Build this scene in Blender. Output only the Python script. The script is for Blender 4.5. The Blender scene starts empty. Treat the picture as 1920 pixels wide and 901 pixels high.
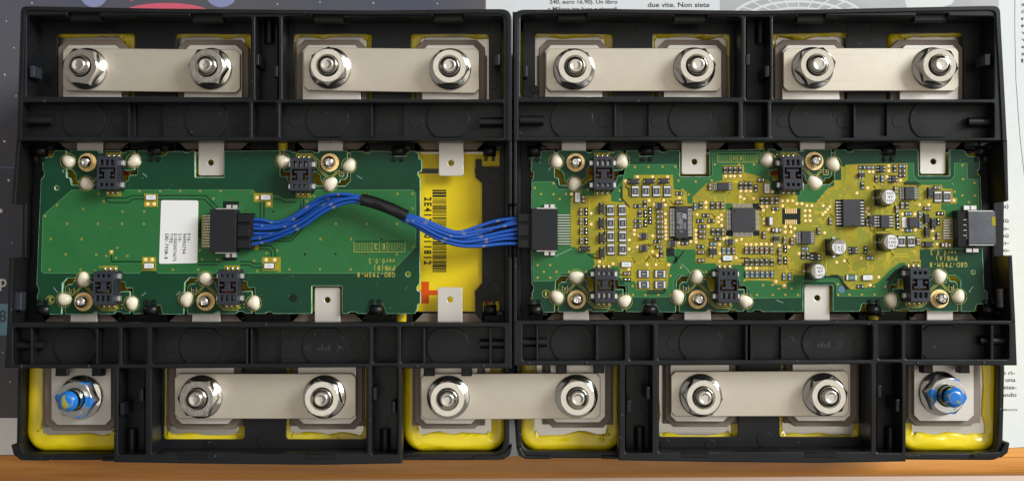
import bpy, bmesh, math, random
import numpy as np
from mathutils import Vector, Matrix

# ------------------------------------------------------------------ camera, world, lamps, exposure
# All measures are millimetres; z = 0 is the top of the bus bars. MM turns them into metres at the end.
MM = 0.001
F = 2312.0                       # focal length in photo pixels
DCAM = 370.0                     # camera height above the bus bars
TH = math.radians(4.3)           # slight tilt of the hand-held camera
OX, OY = 945.0, 490.0 - F * math.tan(TH)
sc = bpy.context.scene
cd = bpy.data.cameras.new('camera')
cam = bpy.data.objects.new('camera', cd)
sc.collection.objects.link(cam)
cd.sensor_width = 36.0
cd.lens = F / 1920.0 * 36.0
cd.shift_x = (960.0 - OX) / 1920.0
cd.shift_y = -(450.5 - OY) / 1920.0
cd.clip_start, cd.clip_end = 0.01, 50.0
cam.location = (0, 0, DCAM * MM)
cam.rotation_euler = (TH, 0, 0)
sc.camera = cam

wd = bpy.data.worlds.new('World')
sc.world = wd
wd.use_nodes = True
bg = wd.node_tree.nodes['Background']
bg.inputs['Color'].default_value = (1.0, 0.96, 0.90, 1)
bg.inputs['Strength'].default_value = 0.23


def area(name, loc, target, sx, sy, power, col):
    l = bpy.data.lights.new(name, 'AREA')
    l.shape = 'RECTANGLE'
    l.size, l.size_y = sx, sy
    l.energy = power
    l.color = col
    o = bpy.data.objects.new(name, l)
    sc.collection.objects.link(o)
    o.location = loc
    o.rotation_euler = (Vector(target) - Vector(loc)).to_track_quat('-Z', 'Y').to_euler()
    return o


area('window_light', (1.50, 0.85, 1.20), (0.02, 0, 0), 0.75, 1.0, 56.0, (0.90, 0.96, 1.0))
area('ceiling_bounce', (0.93, 0.30, 1.45), (0.93, 0.30, 0), 2.6, 2.3, 12.5, (1.0, 0.95, 0.86))

sc.render.engine = 'CYCLES'
sc.cycles.use_denoising = True
sc.cycles.max_bounces = 6
sc.view_settings.view_transform = 'Standard'
sc.view_settings.look = 'None'
sc.view_settings.exposure = 0.0
sc.view_settings.gamma = 1.0

COL = sc.collection
RND = random.Random(7)
CT, ST = math.cos(TH), math.sin(TH)


def W(px, py, z):
    """photo pixel -> point (mm) on the horizontal plane at height z"""
    x, y = (px - OX) / F, (OY - py) / F
    d = (x, y * CT + ST, y * ST - CT)
    t = (z - DCAM) / d[2]
    return (d[0] * t, d[1] * t)


def mmpp(px, py, z):
    a, b = W(px - 5, py, z), W(px + 5, py, z)
    return (b[0] - a[0]) / 10.0


# ------------------------------------------------------------------ materials
MATS = {}


def mat(name, col, rough=0.5, metal=0.0, spec=0.5, coat=0.0, noise=None, bump=None, sss=0.0, dust=False, brushed=0.0):
    """noise = (scale per m, amount, colour2) mottles the base colour; bump = (scale per m, strength)"""
    m = bpy.data.materials.new(name)
    m.use_nodes = True
    nt = m.node_tree
    b = nt.nodes['Principled BSDF']
    b.inputs['Base Color'].default_value = (*col, 1)
    b.inputs['Roughness'].default_value = rough
    b.inputs['Metallic'].default_value = metal
    b.inputs['Specular IOR Level'].default_value = spec
    b.inputs['Coat Weight'].default_value = coat
    b.inputs['Coat Roughness'].default_value = 0.08
    if sss:
        b.inputs['Subsurface Weight'].default_value = sss
        b.inputs['Subsurface Radius'].default_value = (0.002, 0.0015, 0.001)
        b.inputs['Subsurface Scale'].default_value = 0.5
    tc = nt.nodes.new('ShaderNodeTexCoord')
    if noise:
        n = nt.nodes.new('ShaderNodeTexNoise')
        n.inputs['Scale'].default_value = noise[0]
        n.inputs['Detail'].default_value = 5
        r = nt.nodes.new('ShaderNodeMapRange')
        r.inputs['From Min'].default_value = 0.35
        r.inputs['From Max'].default_value = 0.68
        r.inputs['To Max'].default_value = noise[1]
        mx = nt.nodes.new('ShaderNodeMix')
        mx.data_type = 'RGBA'
        mx.inputs['A'].default_value = (*col, 1)
        mx.inputs['B'].default_value = (*noise[2], 1)
        nt.links.new(tc.outputs['Object'], n.inputs['Vector'])
        nt.links.new(n.outputs['Fac'], r.inputs['Value'])
        nt.links.new(r.outputs['Result'], mx.inputs['Factor'])
        nt.links.new(mx.outputs['Result'], b.inputs['Base Color'])
    if bump:
        n2 = nt.nodes.new('ShaderNodeTexNoise')
        n2.inputs['Scale'].default_value = bump[0]
        n2.inputs['Detail'].default_value = 4
        bp = nt.nodes.new('ShaderNodeBump')
        bp.inputs['Strength'].default_value = bump[1]
        bp.inputs['Distance'].default_value = 0.0002
        nt.links.new(tc.outputs['Object'], n2.inputs['Vector'])
        nt.links.new(n2.outputs['Fac'], bp.inputs['Height'])
        nt.links.new(bp.outputs['Normal'], b.inputs['Normal'])
    if dust:
        # worn sheen in soft patches and scattered specks of dust
        n3 = nt.nodes.new('ShaderNodeTexNoise')
        n3.inputs['Scale'].default_value = 55
        n3.inputs['Detail'].default_value = 6
        rr = nt.nodes.new('ShaderNodeMapRange')
        rr.inputs['From Min'].default_value, rr.inputs['From Max'].default_value = 0.3, 0.7
        rr.inputs['To Min'].default_value, rr.inputs['To Max'].default_value = rough - 0.10, rough + 0.14
        nt.links.new(tc.outputs['Object'], n3.inputs['Vector'])
        nt.links.new(n3.outputs['Fac'], rr.inputs['Value'])
        nt.links.new(rr.outputs['Result'], b.inputs['Roughness'])
        vo = nt.nodes.new('ShaderNodeTexVoronoi')
        vo.inputs['Scale'].default_value = 210
        r4 = nt.nodes.new('ShaderNodeMapRange')
        r4.inputs['From Min'].default_value, r4.inputs['From Max'].default_value = 0.035, 0.075
        r4.inputs['To Min'].default_value, r4.inputs['To Max'].default_value = 0.5, 0.0
        m4 = nt.nodes.new('ShaderNodeMix')
        m4.data_type = 'RGBA'
        m4.inputs['B'].default_value = (0.13, 0.13, 0.125, 1)
        nt.links.new(tc.outputs['Object'], vo.inputs['Vector'])
        nt.links.new(vo.outputs['Distance'], r4.inputs['Value'])
        nt.links.new(r4.outputs['Result'], m4.inputs['Factor'])
        nt.links.new(mx.outputs['Result'], m4.inputs['A'])
        nt.links.new(m4.outputs['Result'], b.inputs['Base Color'])
    if brushed:
        # drawn grain along x in the sheen and a few fine scratches
        mp_ = nt.nodes.new('ShaderNodeMapping')
        mp_.inputs['Scale'].default_value = (60, 3200, 400)
        n5 = nt.nodes.new('ShaderNodeTexNoise')
        n5.inputs['Scale'].default_value = 1.0
        n5.inputs['Detail'].default_value = 3
        r5 = nt.nodes.new('ShaderNodeMapRange')
        r5.inputs['From Min'].default_value, r5.inputs['From Max'].default_value = 0.3, 0.7
        r5.inputs['To Min'].default_value, r5.inputs['To Max'].default_value = rough - brushed, rough + brushed
        nt.links.new(tc.outputs['Object'], mp_.inputs['Vector'])
        nt.links.new(mp_.outputs['Vector'], n5.inputs['Vector'])
        nt.links.new(n5.outputs['Fac'], r5.inputs['Value'])
        nt.links.new(r5.outputs['Result'], b.inputs['Roughness'])
        n6 = nt.nodes.new('ShaderNodeTexNoise')
        n6.inputs['Scale'].default_value = 17
        n6.inputs['Detail'].default_value = 3
        r6 = nt.nodes.new('ShaderNodeMapRange')
        r6.inputs['From Min'].default_value, r6.inputs['From Max'].default_value = 0.45, 0.75
        r6.inputs['To Max'].default_value = 0.55
        m6 = nt.nodes.new('ShaderNodeMix')
        m6.data_type = 'RGBA'
        m6.inputs['B'].default_value = (0.50, 0.40, 0.265, 1)
        nt.links.new(tc.outputs['Object'], n6.inputs['Vector'])
        nt.links.new(n6.outputs['Fac'], r6.inputs['Value'])
        nt.links.new(r6.outputs['Result'], m6.inputs['Factor'])
        nt.links.new(mx.outputs['Result'], m6.inputs['A'])
        nt.links.new(m6.outputs['Result'], b.inputs['Base Color'])
    MATS[name] = m
    return m


mat('black_plastic', (0.0054, 0.0060, 0.0074), 0.33, spec=0.28, noise=(90, 0.9, (0.0098, 0.0102, 0.0112)), bump=(5000, 0.16), dust=True)
mat('dark_plastic', (0.006, 0.006, 0.0065), 0.32, spec=0.25, bump=(6000, 0.1))
mat('connector_black', (0.012, 0.0125, 0.015), 0.42, spec=0.3, bump=(6000, 0.15))
mat('grey_plastic', (0.024, 0.027, 0.036), 0.45, spec=0.35, bump=(6000, 0.15))
mat('glossy_black', (0.006, 0.006, 0.007), 0.25, bump=(1500, 0.25))
mat('nickel', (0.57, 0.515, 0.43), 0.38, 0.62, noise=(420, 0.6, (0.55, 0.485, 0.39)), bump=(9000, 0.14), brushed=0.045)
mat('nickel_bright', (0.63, 0.585, 0.53), 0.38, 0.5, noise=(90, 0.4, (0.66, 0.61, 0.55)), bump=(7000, 0.15))
mat('chrome', (0.80, 0.765, 0.70), 0.14, 1.0, noise=(500, 0.6, (0.66, 0.62, 0.55)), bump=(700, 0.16))
mat('stud_metal', (0.70, 0.665, 0.60), 0.2, 1.0, bump=(2500, 0.2))
mat('lid_metal', (0.55, 0.52, 0.47), 0.3, 0.9, bump=(1500, 0.1))
mat('insulator', (0.20, 0.15, 0.115), 0.5, bump=(4000, 0.1))
mat('wrap_yellow', (0.84, 0.64, 0.006), 0.24, coat=0.3, noise=(70, 0.7, (0.74, 0.57, 0.006)), bump=(160, 0.9))
mat('label_yellow', (0.90, 0.66, 0.006), 0.4, spec=0.3, noise=(60, 0.5, (0.82, 0.59, 0.008)))
mat('label_dark', (0.05, 0.05, 0.045), 0.5)
mat('print_red', (0.72, 0.085, 0.006), 0.45, spec=0.2)
mat('print_black', (0.012, 0.012, 0.012), 0.6, spec=0.2)
mat('mask_dark', (0.0055, 0.045, 0.019), 0.34, spec=0.22, noise=(140, 0.7, (0.008, 0.052, 0.023)), bump=(3500, 0.05))
mat('mask_green', (0.023, 0.128, 0.036), 0.33, spec=0.22, noise=(160, 0.6, (0.029, 0.15, 0.046)), bump=(3500, 0.05))
mat('mask_edge', (0.09, 0.27, 0.10), 0.4)
mat('olive_tone', (0.36, 0.285, 0.014), 0.34, spec=0.22, noise=(230, 0.9, (0.25, 0.225, 0.022)), bump=(3500, 0.06))  # mottled olive yellow for board areas, pads and the end patch
mat('mask_trace', (0.52, 0.42, 0.035), 0.33, spec=0.22)
mat('mask_groove', (0.20, 0.165, 0.012), 0.36, spec=0.2)
mat('lime_tone', (0.245, 0.25, 0.028), 0.34, spec=0.22, noise=(230, 0.9, (0.30, 0.265, 0.02)), bump=(3500, 0.06))  # greener mottled olive inside the same area
mat('mask_black', (0.007, 0.014, 0.010), 0.4, spec=0.2)  # near-black for copper gaps, lands, hole dots and painted dot shadows
mat('pcb_edge', (0.10, 0.40, 0.19), 0.5, noise=(500, 0.9, (0.55, 0.68, 0.55)))  # pale laminate edge, its glowing lit rim put into the colour
mat('silk_yellow', (0.42, 0.36, 0.05), 0.5)
mat('gold', (1.0, 0.66, 0.26), 0.45, 0.0)
mat('solder', (0.74, 0.73, 0.71), 0.22, 1.0, bump=(1500, 0.3))
mat('tin', (0.78, 0.77, 0.75), 0.3, 0.85)
mat('chip_black', (0.022, 0.022, 0.026), 0.48, bump=(5000, 0.15))
mat('chip_brown', (0.20, 0.125, 0.075), 0.4)
mat('chip_blue', (0.085, 0.16, 0.25), 0.4)
mat('chip_green', (0.03, 0.13, 0.08), 0.4)
mat('ceramic', (0.72, 0.71, 0.70), 0.4)
mat('ceramic_grey', (0.36, 0.355, 0.36), 0.4)
mat('lint', (0.30, 0.36, 0.34), 0.8)
mat('cap_top', (0.72, 0.70, 0.68), 0.38, 0.35)
mat('cap_mark', (0.27, 0.23, 0.20), 0.45, 0.2)
mat('cap_sleeve', (0.40, 0.38, 0.33), 0.25, 0.8)
mat('glue', (0.80, 0.71, 0.55), 0.32, sss=0.25, coat=0.15)
mat('sticker', (0.77, 0.75, 0.725), 0.5)
mat('print_grey', (0.10, 0.10, 0.105), 0.6)
mat('chip_print', (0.36, 0.36, 0.37), 0.6)
mat('wire_blue', (0.010, 0.072, 0.35), 0.36, spec=0.35)
mat('wire_mark', (0.16, 0.17, 0.22), 0.45)
mat('tape_grey', (0.06, 0.064, 0.075), 0.4, noise=(200, 0.9, (0.095, 0.10, 0.115)), bump=(900, 0.3))
mat('newsprint', (0.67, 0.69, 0.69), 0.9, noise=(300, 0.5, (0.64, 0.64, 0.62)), bump=(2500, 0.15))
mat('news_ink', (0.085, 0.085, 0.085), 0.9)
mat('photo_grey', (0.36, 0.36, 0.35), 0.85, noise=(40, 1.0, (0.50, 0.50, 0.485)))
mat('photo_pale', (0.66, 0.66, 0.64), 0.85)
mat('mag_ink', (0.100, 0.092, 0.099), 0.6, spec=0.3, noise=(18, 0.9, (0.068, 0.074, 0.112)))
mat('mag_pink', (0.62, 0.10, 0.155), 0.6)
mat('mag_lilac', (0.24, 0.25, 0.42), 0.6)
mat('mag_cyan', (0.16, 0.34, 0.42), 0.6)
mat('mag_white', (0.82, 0.79, 0.75), 0.7, noise=(300, 0.4, (0.76, 0.73, 0.70)))
mat('floor_tile', (0.86, 0.68, 0.56), 0.5, noise=(3, 0.6, (0.80, 0.62, 0.50)))

# bolts with torque-seal paint: blue with a few yellow-green flecks over the metal
def painted(name, lo, hi):
    m = bpy.data.materials.new(name)
    m.use_nodes = True
    nt = m.node_tree
    b = nt.nodes['Principled BSDF']
    tc = nt.nodes.new('ShaderNodeTexCoord')
    n1 = nt.nodes.new('ShaderNodeTexNoise')
    n1.inputs['Scale'].default_value = 190
    n1.inputs['Detail'].default_value = 4
    n2 = nt.nodes.new('ShaderNodeTexNoise')
    n2.inputs['Scale'].default_value = 330
    r1 = nt.nodes.new('ShaderNodeMapRange')
    r1.inputs['From Min'].default_value, r1.inputs['From Max'].default_value = lo, hi
    r2 = nt.nodes.new('ShaderNodeMapRange')
    r2.inputs['From Min'].default_value, r2.inputs['From Max'].default_value = 0.57, 0.62
    mx2 = nt.nodes.new('ShaderNodeMix')
    mx2.data_type = 'RGBA'
    mx2.inputs['A'].default_value = (0.010, 0.155, 0.50, 1)
    mx2.inputs['B'].default_value = (0.30, 0.30, 0.05, 1)
    mx1 = nt.nodes.new('ShaderNodeMix')
    mx1.data_type = 'RGBA'
    mx1.inputs['A'].default_value = (0.62, 0.62, 0.60, 1)
    sub = nt.nodes.new('ShaderNodeMath')
    sub.operation = 'SUBTRACT'
    sub.inputs[0].default_value = 1.0
    for a_, b_ in ((tc.outputs['Object'], n1.inputs['Vector']), (tc.outputs['Object'], n2.inputs['Vector']),
                   (n1.outputs['Fac'], r1.inputs['Value']), (n2.outputs['Fac'], r2.inputs['Value']),
                   (r2.outputs['Result'], mx2.inputs['Factor']), (mx2.outputs['Result'], mx1.inputs['B']),
                   (r1.outputs['Result'], mx1.inputs['Factor']), (mx1.outputs['Result'], b.inputs['Base Color']),
                   (r1.outputs['Result'], sub.inputs[1]), (sub.outputs[0], b.inputs['Metallic'])):
        nt.links.new(a_, b_)
    b.inputs['Roughness'].default_value = 0.24
    MATS[name] = m


painted('painted_metal', 0.475, 0.495)
painted('paint_blue', 0.33, 0.35)
# varnished wood with grain running along x
m = bpy.data.materials.new('wood')
m.use_nodes = True
nt = m.node_tree
b = nt.nodes['Principled BSDF']
tc = nt.nodes.new('ShaderNodeTexCoord')
mp = nt.nodes.new('ShaderNodeMapping')
mp.inputs['Scale'].default_value = (14, 260, 260)
n1 = nt.nodes.new('ShaderNodeTexNoise')
n1.inputs['Scale'].default_value = 1.0
n1.inputs['Detail'].default_value = 6
n1.inputs['Distortion'].default_value = 0.6
cr = nt.nodes.new('ShaderNodeValToRGB')
cr.color_ramp.elements[0].position, cr.color_ramp.elements[0].color = 0.28, (0.52, 0.19, 0.026, 1)
cr.color_ramp.elements[1].position, cr.color_ramp.elements[1].color = 0.72, (0.80, 0.35, 0.075, 1)
nt.links.new(tc.outputs['Object'], mp.inputs['Vector'])
nt.links.new(mp.outputs['Vector'], n1.inputs['Vector'])
nt.links.new(n1.outputs['Fac'], cr.inputs['Fac'])
nt.links.new(cr.outputs['Color'], b.inputs['Base Color'])
b.inputs['Roughness'].default_value = 0.38
b.inputs['Coat Weight'].default_value = 0.2
b.inputs['Coat Roughness'].default_value = 0.25
MATS['wood'] = m

# ------------------------------------------------------------------ object helpers (mm in, metres out)


def prop(o, label=None, cat=None, group=None, kind=None):
    for k, v in (('label', label), ('category', cat), ('group', group), ('kind', kind)):
        if v:
            o[k] = v
    return o


def wloc(o):
    p = Vector((0, 0, 0))
    while o is not None:
        p += Vector(o.location)
        o = o.parent
    return p


def thing(name, base, label=None, cat=None, group=None, kind=None):
    o = bpy.data.objects.new(name, None)
    COL.objects.link(o)
    o.empty_display_size = 0.01
    o.location = Vector(base) * MM
    return prop(o, label, cat, group, kind)


def put(name, me, parent=None, kind=None, label=None):
    """mesh given in world mm -> object under parent (translation-only parents)"""
    o = bpy.data.objects.new(name, me)
    COL.objects.link(o)
    off = wloc(parent) if parent is not None else Vector((0, 0, 0))
    me.transform(Matrix.Translation(-off) @ Matrix.Scale(MM, 4))
    if parent is not None:
        o.parent = parent
    return prop(o, label, None, None, kind)


def put_at(name, me, parent, x, y, z, rot=0.0, kind=None):
    """shared mesh (already in metres, local) placed at mm x, y, z"""
    o = bpy.data.objects.new(name, me)
    COL.objects.link(o)
    off = wloc(parent) if parent is not None else Vector((0, 0, 0))
    o.parent = parent
    o.location = Vector((x, y, z)) * MM - off
    o.rotation_euler = (0, 0, rot)
    if kind:
        o['kind'] = kind
    return o


def fillet(pts, r, seg=4):
    """round the corners of a polygon (r one number or one per corner)"""
    n = len(pts)
    out = []
    for i, p in enumerate(pts):
        rr = r[i] if isinstance(r, (list, tuple)) else r
        a, c = pts[i - 1], pts[(i + 1) % n]
        va, vc = Vector((a[0] - p[0], a[1] - p[1])), Vector((c[0] - p[0], c[1] - p[1]))
        la, lc = va.length, vc.length
        if rr <= 0 or la < 1e-6 or lc < 1e-6:
            out.append(tuple(p))
            continue
        va /= la
        vc /= lc
        ang = math.acos(max(-1, min(1, va.dot(vc))))
        if ang > math.radians(170) or ang < 0.05:
            out.append(tuple(p))
            continue
        d = min(rr / math.tan(ang / 2), la * 0.48, lc * 0.48)
        p0 = Vector(p) + va * d
        p2 = Vector(p) + vc * d
        for k in range(seg + 1):
            t = k / seg
            q = p0 * (1 - t) ** 2 + Vector(p) * 2 * t * (1 - t) + p2 * t * t
            out.append((q.x, q.y))
    return out


def circ(cx, cy, r, n=28, ry=None):
    ry = ry or r
    return [(cx + r * math.cos(2 * math.pi * k / n), cy + ry * math.sin(2 * math.pi * k / n)) for k in range(n)]


def rect(x0, y0, x1, y1):
    return [(x0, y0), (x1, y0), (x1, y1), (x0, y1)]


def prism_mm(loops, zt, zb, mats, bevel=0.0, res=1):
    """loops (mm): outer outlines and holes -> closed prism between zb and zt, edges rounded by bevel; side faces take mats[1]"""
    cu = bpy.data.curves.new('outline', 'CURVE')
    cu.dimensions = '2D'
    cu.fill_mode = 'BOTH'
    h = (zt - zb) / 2
    bevel = min(bevel, h * 0.9)
    cu.extrude = max(h - bevel, 0)
    cu.bevel_depth = bevel
    cu.offset = -bevel
    cu.bevel_resolution = res
    for lp in loops:
        s = cu.splines.new('POLY')
        s.points.add(len(lp) - 1)
        s.use_cyclic_u = True
        for p, q in zip(s.points, lp):
            p.co = (q[0], q[1], 0, 1)
    ob = bpy.data.objects.new('outline', cu)
    me = bpy.data.meshes.new_from_object(ob)
    bpy.data.objects.remove(ob)
    bpy.data.curves.remove(cu)
    me.transform(Matrix.Translation((0, 0, (zt + zb) / 2)))
    me.materials.clear()
    if isinstance(mats, str):
        mats = [mats]
    for n in mats:
        me.materials.append(MATS[n])
    for p in me.polygons:
        p.use_smooth = False
        p.material_index = 1 if len(mats) > 1 and abs(p.normal.z) < 0.93 else 0
    return me


def prism(name, loops, zt, zb, mats, parent=None, bevel=0.0, zp=None, kind=None, label=None, res=1):
    zp = zt if zp is None else zp
    L = [[W(x, y, zp) for x, y in lp] for lp in loops]
    return put(name, prism_mm(L, zt, zb, mats, bevel, res), parent, kind, label)


class MB:
    """collects faces in mm"""

    def __init__(self):
        self.v, self.f, self.m, self.s = [], [], [], []

    def add(self, vs, fs, mi=0, smooth=False):
        o = len(self.v)
        self.v += [tuple(a) for a in vs]
        self.f += [[i + o for i in f] for f in fs]
        self.m += [mi] * len(fs)
        self.s += [smooth] * len(fs)

    def box(self, x0, x1, y0, y1, z0, z1, mi=0, c=0.0):
        if c <= 0:
            vs = [(x, y, z) for z in (z0, z1) for x, y in ((x0, y0), (x1, y0), (x1, y1), (x0, y1))]
            fs = [(3, 2, 1, 0), (4, 5, 6, 7)] + [(i, (i + 1) % 4, 4 + (i + 1) % 4, 4 + i) for i in range(4)]
        else:
            vs = [(x, y, z) for z, k in ((z0, 0), (z1 - c, 0), (z1, c)) for x, y in
                  ((x0 + k, y0 + k), (x1 - k, y0 + k), (x1 - k, y1 - k), (x0 + k, y1 - k))]
            fs = [(3, 2, 1, 0), (8, 9, 10, 11)]
            for r in (0, 4):
                fs += [(r + i, r + (i + 1) % 4, r + 4 + (i + 1) % 4, r + 4 + i) for i in range(4)]
        self.add(vs, fs, mi)

    def lathe(self, prof, cx=0, cy=0, n=32, mi=0, smooth=True, cap0=False, cap1=True):
        """prof: (r, z) from bottom up"""
        vs, fs = [], []
        for r, z in prof:
            vs += [(cx + r * math.cos(2 * math.pi * k / n), cy + r * math.sin(2 * math.pi * k / n), z) for k in range(n)]
        for j in range(len(prof) - 1):
            for k in range(n):
                a, b_ = j * n + k, j * n + (k + 1) % n
                fs.append((a, b_, b_ + n, a + n))
        if cap1:
            fs.append([(len(prof) - 1) * n + k for k in range(n)])
        if cap0:
            fs.append([k for k in range(n)][::-1])
        self.add(vs, fs, mi, smooth)

    def tube(self, pts, r, n=8, mi=0, band=None):
        """round tube along 3-D points; band(i, k) may give another material index"""
        P = [Vector(p) for p in pts]
        vs, fs, ms = [], [], []
        up = Vector((0, 0, 1))
        for i, p in enumerate(P):
            t = (P[min(i + 1, len(P) - 1)] - P[max(i - 1, 0)]).normalized()
            s = t.cross(up)
            s = s.normalized() if s.length > 1e-4 else Vector((1, 0, 0))
            u = s.cross(t)
            for k in range(n):
                a = 2 * math.pi * k / n
                q = p + s * (r * math.cos(a)) + u * (r * math.sin(a))
                vs.append(tuple(q))
        for i in range(len(P) - 1):
            for k in range(n):
                fs.append((i * n + k, i * n + (k + 1) % n, (i + 1) * n + (k + 1) % n, (i + 1) * n + k))
                ms.append(band(i, k) if band else mi)
        o = len(self.v)
        self.v += vs
        self.f += [[i + o for i in f] for f in fs]
        self.m += ms
        self.s += [True] * len(fs)
        self.add([vs[k] for k in range(n)], [list(range(n))], mi)
        self.add([vs[(len(P) - 1) * n + k] for k in range(n)], [list(range(n))[::-1]], mi)

    def poly(self, pts, z, mi=0):
        self.add([(x, y, z) for x, y in pts], [list(range(len(pts)))], mi)

    def strip(self, pts, w, z, mi=0):
        """flat band of width w along a 2-D polyline (mm)"""
        P = [Vector(p) for p in pts]
        L, R = [], []
        for i, p in enumerate(P):
            d0 = (P[i] - P[i - 1]).normalized() if i else (P[1] - P[0]).normalized()
            d1 = (P[i + 1] - P[i]).normalized() if i < len(P) - 1 else d0
            d = (d0 + d1)
            d = d.normalized() if d.length > 1e-5 else d0
            nrm = Vector((-d.y, d.x)) / max(0.5, d.dot(d0))
            L.append(p + nrm * w / 2)
            R.append(p - nrm * w / 2)
        for i in range(len(P) - 1):
            self.poly([R[i], R[i + 1], L[i + 1], L[i]], z, mi)

    def mesh(self, name, mats):
        me = bpy.data.meshes.new(name)
        me.from_pydata(self.v, [], self.f)
        for n in ([mats] if isinstance(mats, str) else mats):
            me.materials.append(MATS[n])
        me.polygons.foreach_set('material_index', self.m)
        me.polygons.foreach_set('use_smooth', self.s)
        me.update()
        return me

    def put(self, name, mats, parent=None, kind=None, label=None):
        return put(name, self.mesh(name, mats), parent, kind, label)

    def shared(self, name, mats):
        me = self.mesh(name, mats)
        me.transform(Matrix.Scale(MM, 4))
        return me


GLY = {}


def glyphs(body, bold=0.014):
    key = (body, bold)
    if key not in GLY:
        cu = bpy.data.curves.new('t', 'FONT')
        cu.body = body
        cu.resolution_u = 3
        cu.offset = bold
        ob = bpy.data.objects.new('t', cu)
        me = bpy.data.meshes.new_from_object(ob)
        vs = [tuple(v.co) for v in me.vertices]
        fs = [list(p.vertices) for p in me.polygons]
        bpy.data.objects.remove(ob)
        bpy.data.curves.remove(cu)
        bpy.data.meshes.remove(me)
        GLY[key] = (vs, fs)
    return GLY[key]


CAP = 0.70


def text(mb, body, cx, cy, z, length, cap, ang=0.0, mono=False, mi=0, bold=0.014):
    """flat lettering centred on photo pixel (cx, cy) at height z; length and cap height in photo pixels; ang = reading direction (deg)"""
    s = mmpp(cx, cy, z)
    Lm, Hm = length * s, cap * s
    o = W(cx, cy, z)
    ca, sa = math.cos(math.radians(ang)), math.sin(math.radians(ang))
    vs, fs = [], []
    if mono:
        pit = Lm / len(body)
        for i, ch in enumerate(body):
            if ch == ' ':
                continue
            gv, gf = glyphs(ch, bold)
            x0, x1 = min(v[0] for v in gv), max(v[0] for v in gv)
            wn = min(x1 - x0, 0.62)
            k = min(pit * 0.78 / 0.55, 10) * (wn / (x1 - x0))
            k = min(k, pit * 0.80 / (x1 - x0))
            o0 = len(vs)
            vs += [((i + .5) * pit - Lm / 2 + (v[0] - (x0 + x1) / 2) * k, (v[1] / CAP - .5) * Hm) for v in gv]
            fs += [[q + o0 for q in f] for f in gf]
    else:
        gv, gf = glyphs(body, bold)
        x0, x1 = min(v[0] for v in gv), max(v[0] for v in gv)
        vs = [(((v[0] - x0) / (x1 - x0) - .5) * Lm, (v[1] / CAP - .5) * Hm) for v in gv]
        fs = gf
    mb.add([(o[0] + x * ca - y * sa, o[1] + x * sa + y * ca, z) for x, y in vs], fs, mi)


def tile(ox, oy, s=9.009):
    return lambda x, y: (ox + x / s, oy + y / s)


def PL(t, pts):
    return [t(*p) for p in pts]


# ------------------------------------------------------------------ setting: floor, table, papers
ZTAB = -70.0
mb = MB()
mb.add([(-2500, -2500, -800), (2500, -2500, -800), (2500, 2500, -800), (-2500, 2500, -800)], [(0, 1, 2, 3)])
mb.put('floor', 'floor_tile', None, 'structure')

table = thing('table', (0, 0, ZTAB - 25), 'reddish brown varnished wooden table with a rounded front edge under the papers', 'table')
mb = MB()
yl, yr = W(0, 906, ZTAB)[1], W(1920, 894, ZTAB)[1]
xl, xr = W(0, 906, ZTAB)[0], W(1920, 894, ZTAB)[0]


def yedge(x):
    return yl + (yr - yl) * (x - xl) / (xr - xl)


prof = [(700, 0)]
for k in range(7):
    a = math.radians(90 * k / 6)
    prof.append((4.5 - 4.5 * math.sin(a), -4.5 + 4.5 * math.cos(a)))
prof = [(700, 0), (7.2, 0), (6.6, -0.25), (6.0, -0.25)] + [(3.6 - 3.6 * math.sin(math.radians(a)), -3.85 + 3.6 * math.cos(math.radians(a))) for a in range(0, 91, 15)]
prof += [(0.6, -24), (3, -26), (700, -26)]
xs = (-700, 700)
n = len(prof)
vs = [(x, yedge(x) + dy, ZTAB + dz) for x in xs for dy, dz in prof]
fs = [(i, (i + 1) % n, n + (i + 1) % n, n + i) for i in range(n)] + [list(range(n))[::-1], [n + i for i in range(n)]]
mb.add(vs, fs)
mb.put('tabletop', 'wood', table)

ZP1 = ZTAB + 0.35
mag = thing('magazine', (*W(100, 400, ZTAB), ZTAB), 'dark violet magazine page with pale specks lying under the left black case', 'magazine')
prism('page', [[(-260, -300), (909, -300), (909, 20), (906, 851), (-260, 853)]], ZP1, ZP1 - 0.3, 'mag_ink', mag)
zq = ZP1 + 0.05
for pts, m_ in ((circ(176, -8, 25, 26, 22), 'mag_lilac'), (circ(415, -8, 28, 26, 22), 'mag_lilac'), (circ(312, 26, 84, 40, 20), 'mag_pink'), ([(241, -4), (252, -4), (247, 4)], 'mag_pink'), (rect(-60, 569, 40, 628), 'mag_cyan')):
    mb = MB()
    mb.poly([W(x, y, zq) for x, y in pts][::-1], zq, 0)
    mb.put('printed_shape', m_, mag)
mb = MB()
mb.poly([W(x, y, zq) for x, y in [(-260, 781), (60, 783), (60, 851.5), (-260, 852.5)]][::-1], zq, 0)
mb.put('page_margin', 'mag_white', mag)
mb = MB()
for x, y, r in ((8, 265, 2.2), (16, 338, 2.2), (1, 395, 4.0), (30, 180, 1.2), (26, 90, 1.0), (12, 40, 1.0), (9, 140, 1.3), (22, 455, 1.2), (5, 660, 1.2), (19, 715, 1.3), (60, 6, 1.2), (600, 4, 1.0), (520, 8, 1.0), (700, 6, 1.2), (820, 7, 1.0)):
    mb.poly([W(a, c, zq) for a, c in circ(x, y, r, 10)][::-1], zq, 0)
text(mb, 'p', 6, 526, zq, 13, 22)
text(mb, '8', 5, 592, zq + .03, 13, 22, mi=1)
mb.put('lettering', ['mag_white', 'mag_ink'], mag, 'stuff')
mb = MB()
mb.strip([W(-20, 313, zq), W(60, 315, zq)], 0.25, zq, 0)
mb.put('fine_line', 'mag_lilac', mag)

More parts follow.
